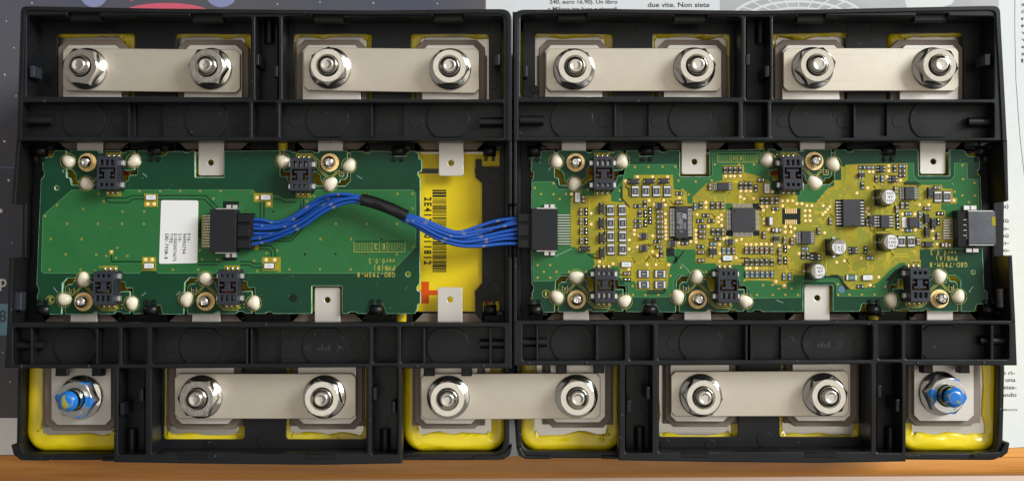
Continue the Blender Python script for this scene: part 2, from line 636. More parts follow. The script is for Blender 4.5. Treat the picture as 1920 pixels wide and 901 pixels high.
news = thing('newspaper', (*W(1850, 400, ZTAB), ZTAB), 'white printed newspaper page with a grey photo lying under the right black case', 'newspaper')
rag = [(2300, 836)]
for i in range(60):
    x = 1930 - i * 17
    rag.append((x, 838 + (1920 - x) * 0.0165 + RND.uniform(-1, 1)))
prism('page', [[(911, -300), (2300, -300)] + rag + [(911, 855)]], ZP1 - 0.02, ZP1 - 0.3, 'newsprint', news)
mb = MB()
for s, x, y, ln, cp in (('240, euro 16.90). Un libro', 1094, 3.5, 127, 7.5), ('a Milano tra luce e ricordi', 1092, 17, 130, 7.5),
                        ('due vite. Non siete', 1272.5, 9, 116, 9.0), ('soli al mondo', 1262, -8, 96, 9.0)):
    text(mb, s, x, y, zq, ln, cp)
for s, x1, y, ln in (('(Roma)', 1891, 386, 40), ('storia più', 1891, 413, 58), ('e pro-', 1892, 427.5, 34), ('di Gesù', 1891, 441, 44), ('e Gio-', 1892, 454.5, 38),
                     ('memo-', 1893, 468, 40), ('Sergio ri-', 1903, 698, 52), ('anche a una', 1904, 711, 64), ('della stes-', 1906, 725, 52), ('separando', 1906, 739, 58)):
    text(mb, s, x1 - ln / 2, y, zq, ln, 7.6)
text(mb, 'RISERVATA', 1890, 767.5, zq, 36, 3.4)
for i, s in enumerate(('ancora', 'di mare', 'nella', 'riva', 'verso', 'viene', 'e poi', 'si era', 'luce')):
    text(mb, s, 1940, 8 + i * 13.2, zq, 50, 7.0)
mb.put('lettering', 'news_ink', news, 'stuff')
mb = MB()
mb.strip([W(1903, -30, zq), W(1903, 60, zq), W(1905, 150, zq), W(1912, 250, zq), W(1921, 330, zq)], 0.14, zq)
mb.put('crease_line', 'news_ink', news)  # crease in the sheet, its shade drawn as a thin dark line
ph = prism('photo', [[(1350, -200), (1873, -200), (1873, 60), (1350, 60)]], zq - 0.02, zq - 0.1, 'photo_grey', news)
mb = MB()
for rx, ry, w in ((124, 46, 0.9), (96, 33, 0.9), (68, 21, 0.7)):
    mb.strip([W(1497 + rx * math.cos(a), 36 - ry * math.sin(a), zq + .03) for a in np.linspace(0, math.pi, 40)], w, zq + .03)
for k in range(2, 11):
    a = math.pi * k / 12
    mb.strip([W(1497 + 68 * math.cos(a), 36 - 21 * math.sin(a), zq + .05), W(1497 + 124 * math.cos(a), 36 - 46 * math.sin(a), zq + .05)], 0.5, zq + .05)
mb.poly([W(x, y, zq + .03) for x, y in [(1690, -20), (1800, -20), (1785, 8), (1745, 20), (1700, 14)]][::-1], zq + .03)
mb.put('printed_building', 'photo_pale', ph)

# ------------------------------------------------------------------ battery cases
ZR, ZF = 8.0, -3.0                       # rim of the case, floor of its bays
ZROW = 2.3                               # floor of the long tray rows
UK = ([51, 161.6, 395.3, 471, 479, 522, 530, 618.9, 844.2, 943], [976.4, 1076.5, 1301.8, 1389.7, 1398.4, 1443, 1449.5, 1524.1, 1750, 1864])
LK = ([25, 151.5, 221, 229, 274, 284, 377, 608.3, 691, 699.6, 744, 752, 840.6, 945], [980, 1080.8, 1171, 1180.6, 1224.5, 1234, 1314, 1545.4, 1636, 1647, 1690, 1698, 1763.9, 1892])
YK = ([0, 300, 604, 614, 682, 690, 849, 868, 900], [0, 300, 600.5, 609, 675, 684.5, 846, 864.5, 896])


def ext(v, k):
    a, b_ = k
    if v < a[0]:
        return b_[0] + (v - a[0])
    if v > a[-1]:
        return b_[-1] + (v - a[-1])
    return float(np.interp(v, a, b_))


def make_case(right):
    def U(x, y):
        return (ext(x, UK), y) if right else (x, y)

    def L(x, y):
        return (ext(x, LK), float(np.interp(y, *YK))) if right else (x, y)

    def ob_l(y):
        return 962.8 if right else float(np.interp(y, [12, 264, 382, 482, 605, 690], [38.5, 31, 21, 17, 13, 8]))

    def ob_r(y):
        return float(np.interp(y, [12, 250, 376, 480, 605, 690], [1875.5, 1888.5, 1891.5, 1898, 1904.5, 1907.5])) if right else 959.6

    UP = lambda pts: [U(*p) for p in pts]
    LP = lambda pts: [L(*p) for p in pts]
    name = 'battery_case'
    cx = 1420 if right else 495
    case = thing(name, (*W(cx, 450, ZTAB), ZTAB), 'black plastic battery case under the component-filled board, beside the newspaper' if right
                 else 'black plastic battery case under the nearly bare green board, over the dark magazine', 'battery case', 'black battery cases side by side')
    bp = 'black_plastic'
    top = [(11.5, 60), (16, 300), (19.5, 700), (17, 900)] if not right else [(18, 1010), (16.5, 1130), (20, 1420), (15, 1650), (11, 1850)]
    up_out = [(ob_l(14) + 0.0, top[0][0] + (0.5 if not right else 0))] + [(x, y) for y, x in top] + [(ob_r(14), top[-1][0])]
    up_out += [(ob_r(y), y) for y in (60, 120, 190, 264)] + [(ob_l(y), y) for y in (264, 190, 120, 60)]
    nn = len(up_out)
    rad = [0] * nn
    rad[0] = rad[len(top) + 1] = 26
    holes = [fillet(UP([(51, 29), (127, 29.5), (127, 23.5), (186, 24), (186, 30), (357, 31), (357, 25.5), (416, 26), (416, 31.6), (471, 32), (471, 182), (50, 181)]), [5] + [1] * 8 + [5] * 3), fillet(UP([(479, 32), (522, 32), (522, 187), (479, 187)]), 4),
             fillet(UP([(530, 31), (586, 31), (586, 26), (643, 26), (643, 31), (812, 31), (812, 25.5), (869, 25.5), (869, 31), (943, 31), (943, 186), (530, 186)]), [5] + [1] * 8 + [5] * 3), fillet(UP([(42, 192), (466, 192), (466, 256), (42, 256)]), 4),
             fillet(UP([(474, 192), (518, 192), (518, 257), (474, 257)]), 3), fillet(UP([(526, 193), (943, 193), (943, 258), (526, 258)]), 4)]
    prism('frame', [fillet(up_out, rad, 6)] + holes, ZR, 1.2, bp, case, 0.35)
    # raised outer lip that follows the rim
    lip_in = [(ob_l(y) + 9, y) for y in (264, 190, 120, 60)] + [(ob_l(14) + 9, top[0][0] + 9)] + [(x, y + 8) for y, x in top] + [(ob_r(14) - 9, top[-1][0] + 9)] + [(ob_r(y) - 9, y) for y in (60, 120, 190, 264)]
    lip_out = [(ob_l(y) + 0.6, y) for y in (264, 190, 120, 60)] + [(ob_l(14) + .6, top[0][0] + .6)] + [(x, y + .6) for y, x in top] + [(ob_r(14) - .6, top[-1][0] + .6)] + [(ob_r(y) - .6, y) for y in (60, 120, 190, 264)]
    r1 = [0, 0, 0, 0, 25] + [0] * len(top) + [25, 0, 0, 0, 0]
    r2 = [0, 0, 0, 0, 18] + [0] * len(top) + [18, 0, 0, 0, 0]
    prism('rim_lip', [fillet(lip_out, r1, 6) + fillet(lip_in, r2, 6)[::-1]], ZR + 0.55, ZR - 0.2, bp, case, 0.15)
    # bay walls below the frame
    comb = UP([(36, 14), (956, 18), (956, 187), (943.3, 187), (943.3, 31.3), (529.7, 31.3), (529.7, 187), (522.3, 187), (522.3, 31.7), (478.7, 31.7),
               (478.7, 187), (471.3, 187), (471.3, 31.7), (50.7, 28.7), (50, 187), (35, 187)])
    prism('bay_wall', [comb], 1.2, ZF - 0.6, bp, case, 0.0, ZR)
    prism('bay_wall', [UP([(34, 257.5), (957, 257.5), (957, 263), (34, 263)])], 1.2, -0.3, bp, case, 0.0, ZR)
    # bay floors with their openings
    opn = [(1003.5, 1150), (1223.5, 1369.5), (1448, 1588), (1662, 1807)] if right else [(107, 253), (330, 470), (551, 697), (770.5, 916.5)]
    fl = [UP([(56, 34), (482, 34), (482, 200), (56, 200)])] + [fillet([(a, 63), (c, 63.5), (c, 192), (a, 192)], 6) for a, c in opn[:2]]
    prism('bay_floor', fl, ZF, ZF - 1.2, bp, case, 0.1)
    fl = [UP([(524, 34), (940, 34), (940, 200), (524, 200)])] + [fillet([(a, 63.5), (c, 63.5 if not right else 60.5), (c, 192), (a, 192)], 6) for a, c in opn[2:]]
    if right:
        fl[0][0] = fl[0][3] = None
        fl[0] = [(1443, 34), UP([(940, 34)])[0], UP([(940, 200)])[0], (1443, 200)]
    prism('bay_floor', fl, ZF + .02, ZF - 1.2, bp, case, 0.1)
    prism('bay_floor', [UP([(481, 26), (520, 26), (520, 200), (481, 200)])], ZF + 1.5, ZF - 1, bp, case)
    # tray rows: floors with recesses, round pads, cross ribs, pegs
    row = [UP([(36, 188), (957, 188), (957, 261), (36, 261)]), UP(rect(254, 194, 306, 255)), UP(rect(700, 194, 757, 255)), UP(rect(480, 195, 514, 254))]
    prism('tray_floor', row, ZROW, ZROW - 0.8, bp, case, 0.08)
    for q in (rect(250, 190, 310, 259), rect(696, 190, 761, 259), rect(476, 190, 518, 259)):
        prism('tray_recess', [UP(q)], ZROW - 1.7, ZROW - 2.1, bp, case)

    def disc(c, r, y0, y1, z, mapf, h=0.55):
        pts = []
        for k in range(48):
            a = 2 * math.pi * k / 48
            x, y = c[0] + r * math.cos(a), c[1] + r * math.sin(a)
            pts.append((x, max(y0, min(y1, y))))
        m_ = mapf(c[0], 450)[0] - c[0]
        return prism('round_pad', [[(x + m_, (mapf(x, y)[1])) for x, y in pts]], z + h, z - 0.1, bp, case, 0.12)

    for x in (157, 387, 613.6, 840.5):
        disc((x, 224), 40, 193.5, 257, ZROW, U)
    for x in (222, 555, 677, 780, 905, 325, 445):
        m_ = U(x, 0)[0]
        prism('ejector_mark', [circ(m_, 227, 13.5)], ZROW + 0.16, ZROW - 0.1, bp, case, 0.08)
    for (x, y) in ((240, 45), (290, 53), (735, 54), (690, 54), (80, 55), (80, 168), (925, 55), (925, 160), (590, 52), (820, 52)):
        prism('ejector_mark', [circ(U(x, y)[0], y, 8)], ZF + 0.22, ZF - 0.1, bp, case, 0.08)
    for x0, x1 in ((239.5, 243), (695, 698.5)):
        prism('rib', [UP(rect(x0, 192.2, x1, 257))], ZROW + 3.2, ZROW - 0.2, bp, case, 0.1)

    def peg(x0, x1, yc, r, z, mapf, along='x'):
        s = 0.158
        mb_ = MB()
        if along == 'x':
            a, c = mapf(x0, yc), mapf(x1, yc)
        else:
            a, c = mapf(yc, x0), mapf(yc, x1)
        pa, pc = W(*a, z), W(*c, z)
        mb_.tube([(*pa, z), (*pc, z)], r * s, 16)
        return mb_.put('peg', bp, case)

    peg(50, 98, 226, 9.5, ZROW + 1.6, U)
    peg(900, 946, 229, 9.5, ZROW + 1.6, U)
    peg(34, 82, 505, 10, ZF + 2.2, U, 'y')
    # dark snap slots along the rim, small snap tabs in the pillar bays
    for x0, x1, dy in ((127, 186, 0), (357, 416, 3), (586, 643, 3), (812, 869, 2)):
        mb_ = MB()
        q = [W(*U(x0, 21), ZR), W(*U(x1, 36 + dy), ZR)]
        mb_.box(q[0][0], q[1][0], q[1][1], q[0][1], 3.5, 6.2, 0, 0.25)
        mb_.put('snap_slot', 'dark_plastic', case)
    for x, y in ((482, 112), (517, 134)):
        prism('snap_tab', [fillet(UP(rect(x - 4, y - 11, x + 4, y + 11)), 3)], ZR + 0.1, ZF, bp, case, 0.3)
    for x, y in ((60, 134), (932, 112)):
        prism('snap_tab', [fillet(UP(rect(x - 5, y - 11, x + 5, y + 11)), 3)], ZR - 0.6, 1, 'grey_plastic' if not right and x == 60 else bp, case, 0.3)

    # ---------------- lower half
    lo_out = [(ob_l(y), y) for y in (690, 640, 604)] + [(ob_r(y), y) for y in (604, 640, 690)]
    lo_out = [(ob_l(690), L(0, 690)[1]), (ob_l(604), L(0, 604)[1]), (ob_r(604), L(0, 604)[1]), (ob_r(690), L(0, 690)[1])] + LP([(753, 690), (753, 868), (600, 871), (400, 869), (213, 866), (213, 690)])
    holes = [fillet(LP(q), 4) for q in ([(25, 614), (221, 614), (221, 682), (25, 682)], [(229, 614), (274, 614), (274, 682), (229, 682)], [(284, 614), (691, 614), (691, 681), (284, 681)],
                                        [(699.6, 613), (744, 613), (744, 680), (699.6, 680)], [(752, 613), (945, 613), (945, 680), (752, 680)],
                                        [(222, 690), (272, 690), (272, 851), (222, 851)], [(284, 690), (688, 688), (688, 849), (285, 850)], [(697, 686), (745, 686), (745, 851), (697, 851)])]
    prism('frame', [lo_out] + holes, ZR, 1.2, bp, case, 0.35)
    prism('rim_lip', [LP([(214, 861), (400, 864), (600, 866), (752.5, 863.5), (752.5, 867.5), (600, 870.5), (400, 868.5), (213.5, 865.5)])], ZR - 2, -4, bp, case, 0.15)
    comb = LP([(215, 690), (221.7, 690), (221.7, 851.3), (272.3, 851.3), (272.3, 690), (283.7, 690), (284.5, 850.3), (688.4, 849.4), (688.4, 690), (696.7, 690), (696.7, 851.3), (745.3, 851.3), (745.3, 690), (751, 690), (751, 861), (600, 864), (400, 862), (215, 859)])
    prism('bay_wall', [comb], 1.2, ZF - 0.6, bp, case, 0.0, ZR)
    prism('bay_wall', [LP([(28, 605.5), (955, 605.5), (955, 611), (28, 611)])], 1.2, -0.3, bp, case, 0.0, ZR)
    opn = [(1236, 1385), (1462, 1612.4)] if right else [(307, 458.5), (536, 686.5)]
    yb_ = 818.5 if right else 823
    fl = [LP([(278, 680), (692, 680), (692, 852), (278, 852)])] + [fillet([(a, 682), (c, 682), (c, yb_), (a, yb_)], 6) for a, c in opn]
    prism('bay_floor', fl, ZF, ZF - 1.2, bp, case, 0.1)
    for q in (rect(224, 680, 271, 853), rect(698, 680, 744, 853)):
        prism('bay_floor', [LP(q)], ZF + 1.5, ZF - 1, bp, case)
    row = [LP([(18, 607), (955, 607), (955, 687), (18, 687)]), LP(rect(232, 617, 270, 678)), LP(rect(702, 617, 741, 678)), LP(rect(474, 617, 527, 678))]
    prism('tray_floor', row, ZROW, ZROW - 0.8, bp, case, 0.08)
    for q in (rect(228, 613, 274, 683), rect(698, 613, 745, 683), rect(470, 613, 531, 683)):
        prism('tray_recess', [LP(q)], ZROW - 1.7, ZROW - 2.1, bp, case)
    for x in (141, 376, 607, 840):
        disc((x, 648), 40, 614.5, 681, ZROW, L)
    mb_ = MB()
    c = L(607, 648)
    zt_ = ZROW + 0.62
    text(mb_, 'PP', c[0], c[1] + 3, zt_, 24, 11, 180)
    for sx in (-1, 1):
        xx = c[0] + sx * 30
        mb_.strip([W(xx + sx * -6, c[1] - 3, zt_), W(xx + sx * 6, c[1] + 3, zt_), W(xx + sx * -6, c[1] + 9, zt_)], 0.22, zt_)
    mb_.strip([W(c[0], c[1] - 29, zt_), W(c[0], c[1] - 17, zt_)], 0.28, zt_)
    mb_.put('embossed_mark', 'grey_plastic', case)
    for x in (216, 318, 435, 540, 672):
        prism('ejector_mark', [circ(*L(x, 648), 13.5)], ZROW + 0.16, ZROW - 0.1, bp, case, 0.08)
    for x, y in ((497, 826), (395, 836), (300, 836), (675, 836)):
        prism('ejector_mark', [circ(*L(x, y), 10 if x != 497 else 15)], ZF + 0.24, ZF - 0.1, bp, case, 0.08)
    for x, y in ((250, 705), (250, 780), (720, 705), (720, 790)):
        prism('ejector_mark', [circ(*L(x, y), 9)], ZF + 1.7, ZF, bp, case, 0.08)
    for x0, x1 in ((56.5, 61), (179, 183.5), (460, 465), (469.5, 473), (792.5, 797), (917, 921.5)):
        prism('rib', [LP(rect(x0, 614.3, x1, 681.7))], ZR - 0.6, ZROW - 0.2, bp, case, 0.2)
    peg(25, 82, 647, 8.5, ZROW + 1.7, L)
    peg(900, 950, 644, 8.5, ZROW + 1.7, L)
    peg(803, 849, 248, 10, ZF + 2.4, L, 'y')
    peg(803, 849, 722, 10, ZF + 2.4, L, 'y')
    for x, y in ((264, 741), (228, 766), (702, 738), (737, 764)):
        prism('snap_tab', [fillet(LP(rect(x - 4, y - 12, x + 4, y + 12)), 3)], ZR + 0.1, ZF, bp, case, 0.3)
    for x0, x1 in ((334, 392), (571, 630)):
        mb_ = MB()
        q = [W(*L(x0, 850), ZR), W(*L(x1, 861), ZR)]
        mb_.box(q[0][0], q[1][0], q[1][1], q[0][1], 4, ZR + 0.15, 0, 0.25)
        mb_.put('snap_slot', 'dark_plastic', case)
    for x in (94, 166, 780, 906):                 # small stubs hanging over the end terminals
        q = [W(*L(x + 20, 686), 2), W(*L(x + 46, 701), 2)]
        mb_ = MB()
        w = 13 * 0.158
        px_ = W(*L({94: 116, 166: 184, 780: 805, 906: 875}[x], 693), 3)
        mb_.box(px_[0] - w * .75, px_[0] + w * .75, px_[1] - 1.7, px_[1] + 2.2, 0.6, 4.2, 0, 0.3)
        mb_.put('stub', bp, case)
    for x in (40, 166, 782, 906):
        c = L(x, 686)
        mb_ = MB()
        mb_.lathe([(0.42, ZR - .1), (0.42, ZR + .2), (0.2, ZR + .32)], *W(*c, ZR), 12)
        mb_.put('pip', 'grey_plastic', case)

    # side walls beside the circuit board, outer shell down to the table
    if right:
        segs = [([(962.8, 262), (969, 262), (969, 382), (962.8, 382)], ZR), ([(962.8, 482), (969, 482), (969, 606), (962.8, 606)], ZR), ([(962.8, 380), (968, 380), (968, 484), (962.8, 484)], -1),
                ([(1880, 262), (1889, 262), (1891.5, 376), (1885, 378)], ZR), ([(1890, 480), (1898, 478), (1904.5, 606), (1896, 606)], ZR), ([(1864, 376), (1868, 376), (1868, 480), (1864, 480)], -5)]
    else:
        segs = [([(31, 262), (38, 262), (29, 382), (21, 382)], ZR), ([(17, 482), (25, 482), (21, 606), (13, 606)], ZR), ([(44, 380), (50, 380), (49, 484), (43, 484)], 0),
                ([(953, 262), (959.6, 262), (959.6, 382), (953, 382)], ZR), ([(953, 482), (959.6, 482), (959.6, 606), (953, 606)], ZR), ([(954, 380), (959.6, 380), (959.6, 484), (954, 484)], -1)]
    for q, z in segs:
        prism('side_wall', [q], z, -8, bp, case, 0.25)
    # shell: outer ring down to the table
    if right:
        o_ = [(966, 30), (1868, 30), (1878, 260), (1872, 380), (1872, 480), (1884, 690), (1880, 862), (968, 858)]
    else:
        o_ = [(52, 30), (955, 30), (955, 862), (30, 862), (33, 690), (42, 480), (42, 380), (44, 260)]
    cxo = sum(p[0] for p in o_) / len(o_)
    i_ = [(p[0] + (10 if p[0] < cxo else -10), p[1] + (8 if p[1] < 400 else -13 if p[1] > 800 else 0)) for p in o_]
    ro = [24 if (p[1] > 800) else 6 for p in o_]
    prism('outer_shell', [fillet(o_, ro, 6), fillet(i_, ro, 6)], -2.5, ZTAB + 0.6, bp, case, 0.4)
    if right:
        lips = [[(968, 838), (976, 838), (984, 853), (1034, 855), (1034, 860), (985, 860), (972, 853)], [(1824, 852), (1838, 848), (1876, 846), (1886, 828), (1894, 828), (1890, 848), (1878, 857), (1826, 857)],
                [(1129, 854), (1172, 854), (1172, 860), (1129, 860)], [(1696, 852), (1726, 852), (1726, 857), (1696, 857)]]
    else:
        lips = [[(20, 833), (37, 829), (44, 848), (62, 852), (102, 852), (102, 857), (90, 863), (38, 862), (25, 851)], [(887, 855), (930, 854), (948, 846), (957, 836), (960, 836), (957, 852), (944, 861), (888, 861)],
                [(755, 855), (788, 855), (788, 861), (755, 861)], [(190, 858), (214, 857), (214, 864), (190, 864)]]
    for q in lips:
        prism('foot_lip', [fillet(q, 3)], -1.2, -7, bp, case, 0.3)
    # inner plates beside and below the board
    if right:
        plates = [[(968, 266), (994, 266), (994, 330), (1000, 336), (1000, 545), (994, 552), (994, 604), (968, 604)], [(1838, 262), (1884, 262), (1880, 600), (1834, 600), (1834, 570), (1853, 560), (1850, 545), (1842, 540)]]
    else:
        plates = [[(44, 266), (96, 266), (84, 300), (84, 320), (76, 338), (72, 530), (76, 545), (72, 570), (84, 604), (40, 604)],
                  [(891.5, 298), (903, 298), (903, 312), (937, 312), (937, 266), (957, 266), (957, 604), (936, 604), (936, 563), (905, 563), (905, 604), (891, 604), (891, 545), (904, 530), (904, 343), (891.5, 332)]]
    for q in plates:
        prism('side_plate', [fillet(q, 3)], -4.6, -6, bp, case, 0.1)
    if not right:
        for x, y in ((928, 332), (928, 540)):
            prism('ejector_mark', [circ(x, y, 14)], -4.3, -4.7, bp, case, 0.1)
    # cross bars of the middle bay that close the view between the tray rows and the board
    for y0, y1 in ((267, 283), (584, 607)):
        c0, c1 = (975, 1868) if right else (60, 945)
        prism('cross_bar', [rect(c0, y0, c1, y1)], -5.2, -7, 'dark_plastic', case)
    # hooks that hold the board
    hk = [(1001, 0), (1214, 0), (1668, 0), (1842, 0), (1004, 1), (1220, 1), (1641, 1), (1857, 1)] if right else [(72, 0), (289, 0), (746, 0), (918, 0), (78, 1), (280, 1), (704, 1), (919, 1)]
    for x, low in hk:
        mb_ = MB()
        ya, yb = (592, 566) if low else (272, 297)
        q0, q1, q2 = W(x, ya, 2), W(x, (ya + yb) / 2, 2), W(x, yb, 2)
        d = 1 if low else -1
        w = 1.9
        # arched spring and two prongs over the board edge
        pr = [(0, -4), (0, 0.2)] + [(0.4 - 0.4 * math.cos(math.radians(a)), 0.4 + 1.5 * math.sin(math.radians(a))) for a in range(10, 171, 20)] + [(0.82, 0.5)]
        span = q2[1] - q0[1]
        outl = [(q0[1] + span * a, z) for a, z in pr]
        th = 0.55
        vs, fs = [], []
        for sx in (-w, w):
            for yy, z in outl:
                vs.append((q0[0] + sx, yy, z))
            for yy, z in outl:
                vs.append((q0[0] + sx, yy, z - th))
        k = len(outl)
        for i in range(k - 1):
            fs += [(i, i + 1, 2 * k + i + 1, 2 * k + i), (k + i, 3 * k + i, 3 * k + i + 1, k + i + 1), (i, k + i, k + i + 1, i + 1), (2 * k + i, 2 * k + i + 1, 3 * k + i + 1, 3 * k + i)]
        fs += [(k - 1, 2 * k - 1, 4 * k - 1, 3 * k - 1), (0, 2 * k, 3 * k, k)]
        mb_.add(vs, fs, 0, True)
        for sx in (-1.1, 1.1):
            yy0, yy1 = sorted((q2[1] - span * 0.15, q2[1] + span * 0.18))
            mb_.box(q2[0] + sx - .5, q2[0] + sx + .5, yy0, yy1, 0.85, 1.6, 0, 0.1)
        mb_.box(q0[0] + w, q0[0] + w + 1.9, min(q0[1], q0[1] + span * .35), max(q0[1], q0[1] + span * .35), -4, 0.4, 0, 0.2)
        mb_.put('clip', 'dark_plastic', case)
    if right:
        mb_ = MB()
        q = [W(1881, 541, ZR), W(1890, 577, ZR)]
        mb_.box(q[0][0], q[1][0], q[1][1], q[0][1], 3, 5.2, 0, 0.3)
        mb_.put('catch', 'tape_grey', case)  # paler grey carries the reflection painted onto this clip
    else:
        mb_ = MB()
        q = [W(17, 548, ZR), W(33, 582, ZR)]
        mb_.box(q[0][0], q[1][0], q[1][1], q[0][1], 2, 5.5, 0, 0.3)
        mb_.put('catch', 'grey_plastic', case)  # grey tone puts the light falling on the clip into its colour
    return case


make_case(False)
make_case(True)

# ------------------------------------------------------------------ battery cells (shrink-wrapped cans, terminals, studs, sensing tabs)


def rrect(cx, cy, hx, hy, r, n=7):
    out = []
    for qx, qy, a0 in ((1, 1, 0), (-1, 1, 90), (-1, -1, 180), (1, -1, 270)):
        for k in range(n + 1):
            a = math.radians(a0 + 90 * k / n)
            out.append((cx + qx * (hx - r) + r * math.cos(a), cy + qy * (hy - r) + r * math.sin(a)))
    return out


def densify(p, step=3.0):
    out = []
    for i, a in enumerate(p):
        c = p[(i + 1) % len(p)]
        d = math.dist(a, c)
        k = max(1, int(d / step))
        for j in range(k):
            out.append((a[0] + (c[0] - a[0]) * j / k, a[1] + (c[1] - a[1]) * j / k))
    return out


PSTEP = 0.1597
ZC = -6.0
TOPT = [  # flange centre, insulator x0 x1, plate x0 x1, tab x0 x1, long?
    (161.6, 129, 109, 241, 118, 227, 144, 193, 0), (395.3, 129, 334, 466, 345, 453.7, 372, 420, 1), (618.9, 128, 556, 687, 567, 676, 596, 643, 0), (844.2, 129.6, 780, 909, 791, 898, 822.7, 869, 1),
    (1076.5, 130, 1011, 1140, 1022, 1129, 1053, 1099, 0), (1301.8, 128, 1233, 1362, 1244.6, 1353, 1278, 1324.5, 1), (1524.1, 127.4, 1453, 1583, 1466.6, 1574, 1500, 1547, 0), (1750, 127.7, 1669, 1805, 1687, 1797, 1725, 1773, 1)]
BOTT = [
    (151.5, 744, 84, 219, 96.2, 208, 132, 182, 0), (377, 743.2, 317, 452.6, 329.6, 438, 360, 413, 0), (608.3, 743.2, 547.7, 679.6, 558.4, 668, 590, 638, 1), (840.6, 744, 777.6, 905, 788, 895, 820.5, 867, 1),
    (1080.8, 742, 1021, 1146, 1032, 1135, 1056, 1104, 0), (1314, 740.7, 1247.6, 1379, 1257, 1367, 1283, 1333, 0), (1545.4, 739, 1475, 1607, 1486, 1594.6, 1508, 1555.5, 1), (1763.9, 736.8, 1703, 1835, 1714, 1826, 1738, 1787, 0)]
CELLX = [146, 380, 613, 853, 1070, 1303, 1535, 1778]
TABHOLE = {(1, 0): (395.2, 304.8), (3, 0): (845.6, 305.5), (2, 1): (614, 561.8), (3, 1): (843.7, 561), (5, 0): (1301.8, 303.3), (7, 0): (1750, 302.8), (6, 1): (1532.3, 558.2)}
TABEND = {(1, 0): 329, (3, 0): 329.8, (2, 1): 538, (3, 1): 538, (5, 0): 326.6, (7, 0): 326, (6, 1): 534.5}
CELL_LABEL = ['yellow wrapped battery cell under the blue painted nut nearest the magazine',
              'yellow wrapped battery cell under the white sticker end of the bare board',
              'yellow wrapped battery cell under the upside-down printed code of the bare board',
              'yellow wrapped battery cell with black barcode and digits beside the bare board',
              'yellow wrapped battery cell right of the seam, under the bridging bus bar',
              'yellow wrapped battery cell under the long black chip of the crowded board',
              'yellow wrapped battery cell under the tall round capacitors of the crowded board',
              'yellow wrapped battery cell under the blue painted nut beside the newspaper']
BLUE = {(0, 1), (7, 1)}
ZSTUD = {}
ytop, ybot = W(945, 37, ZC)[1], W(945, 847, ZC)[1]
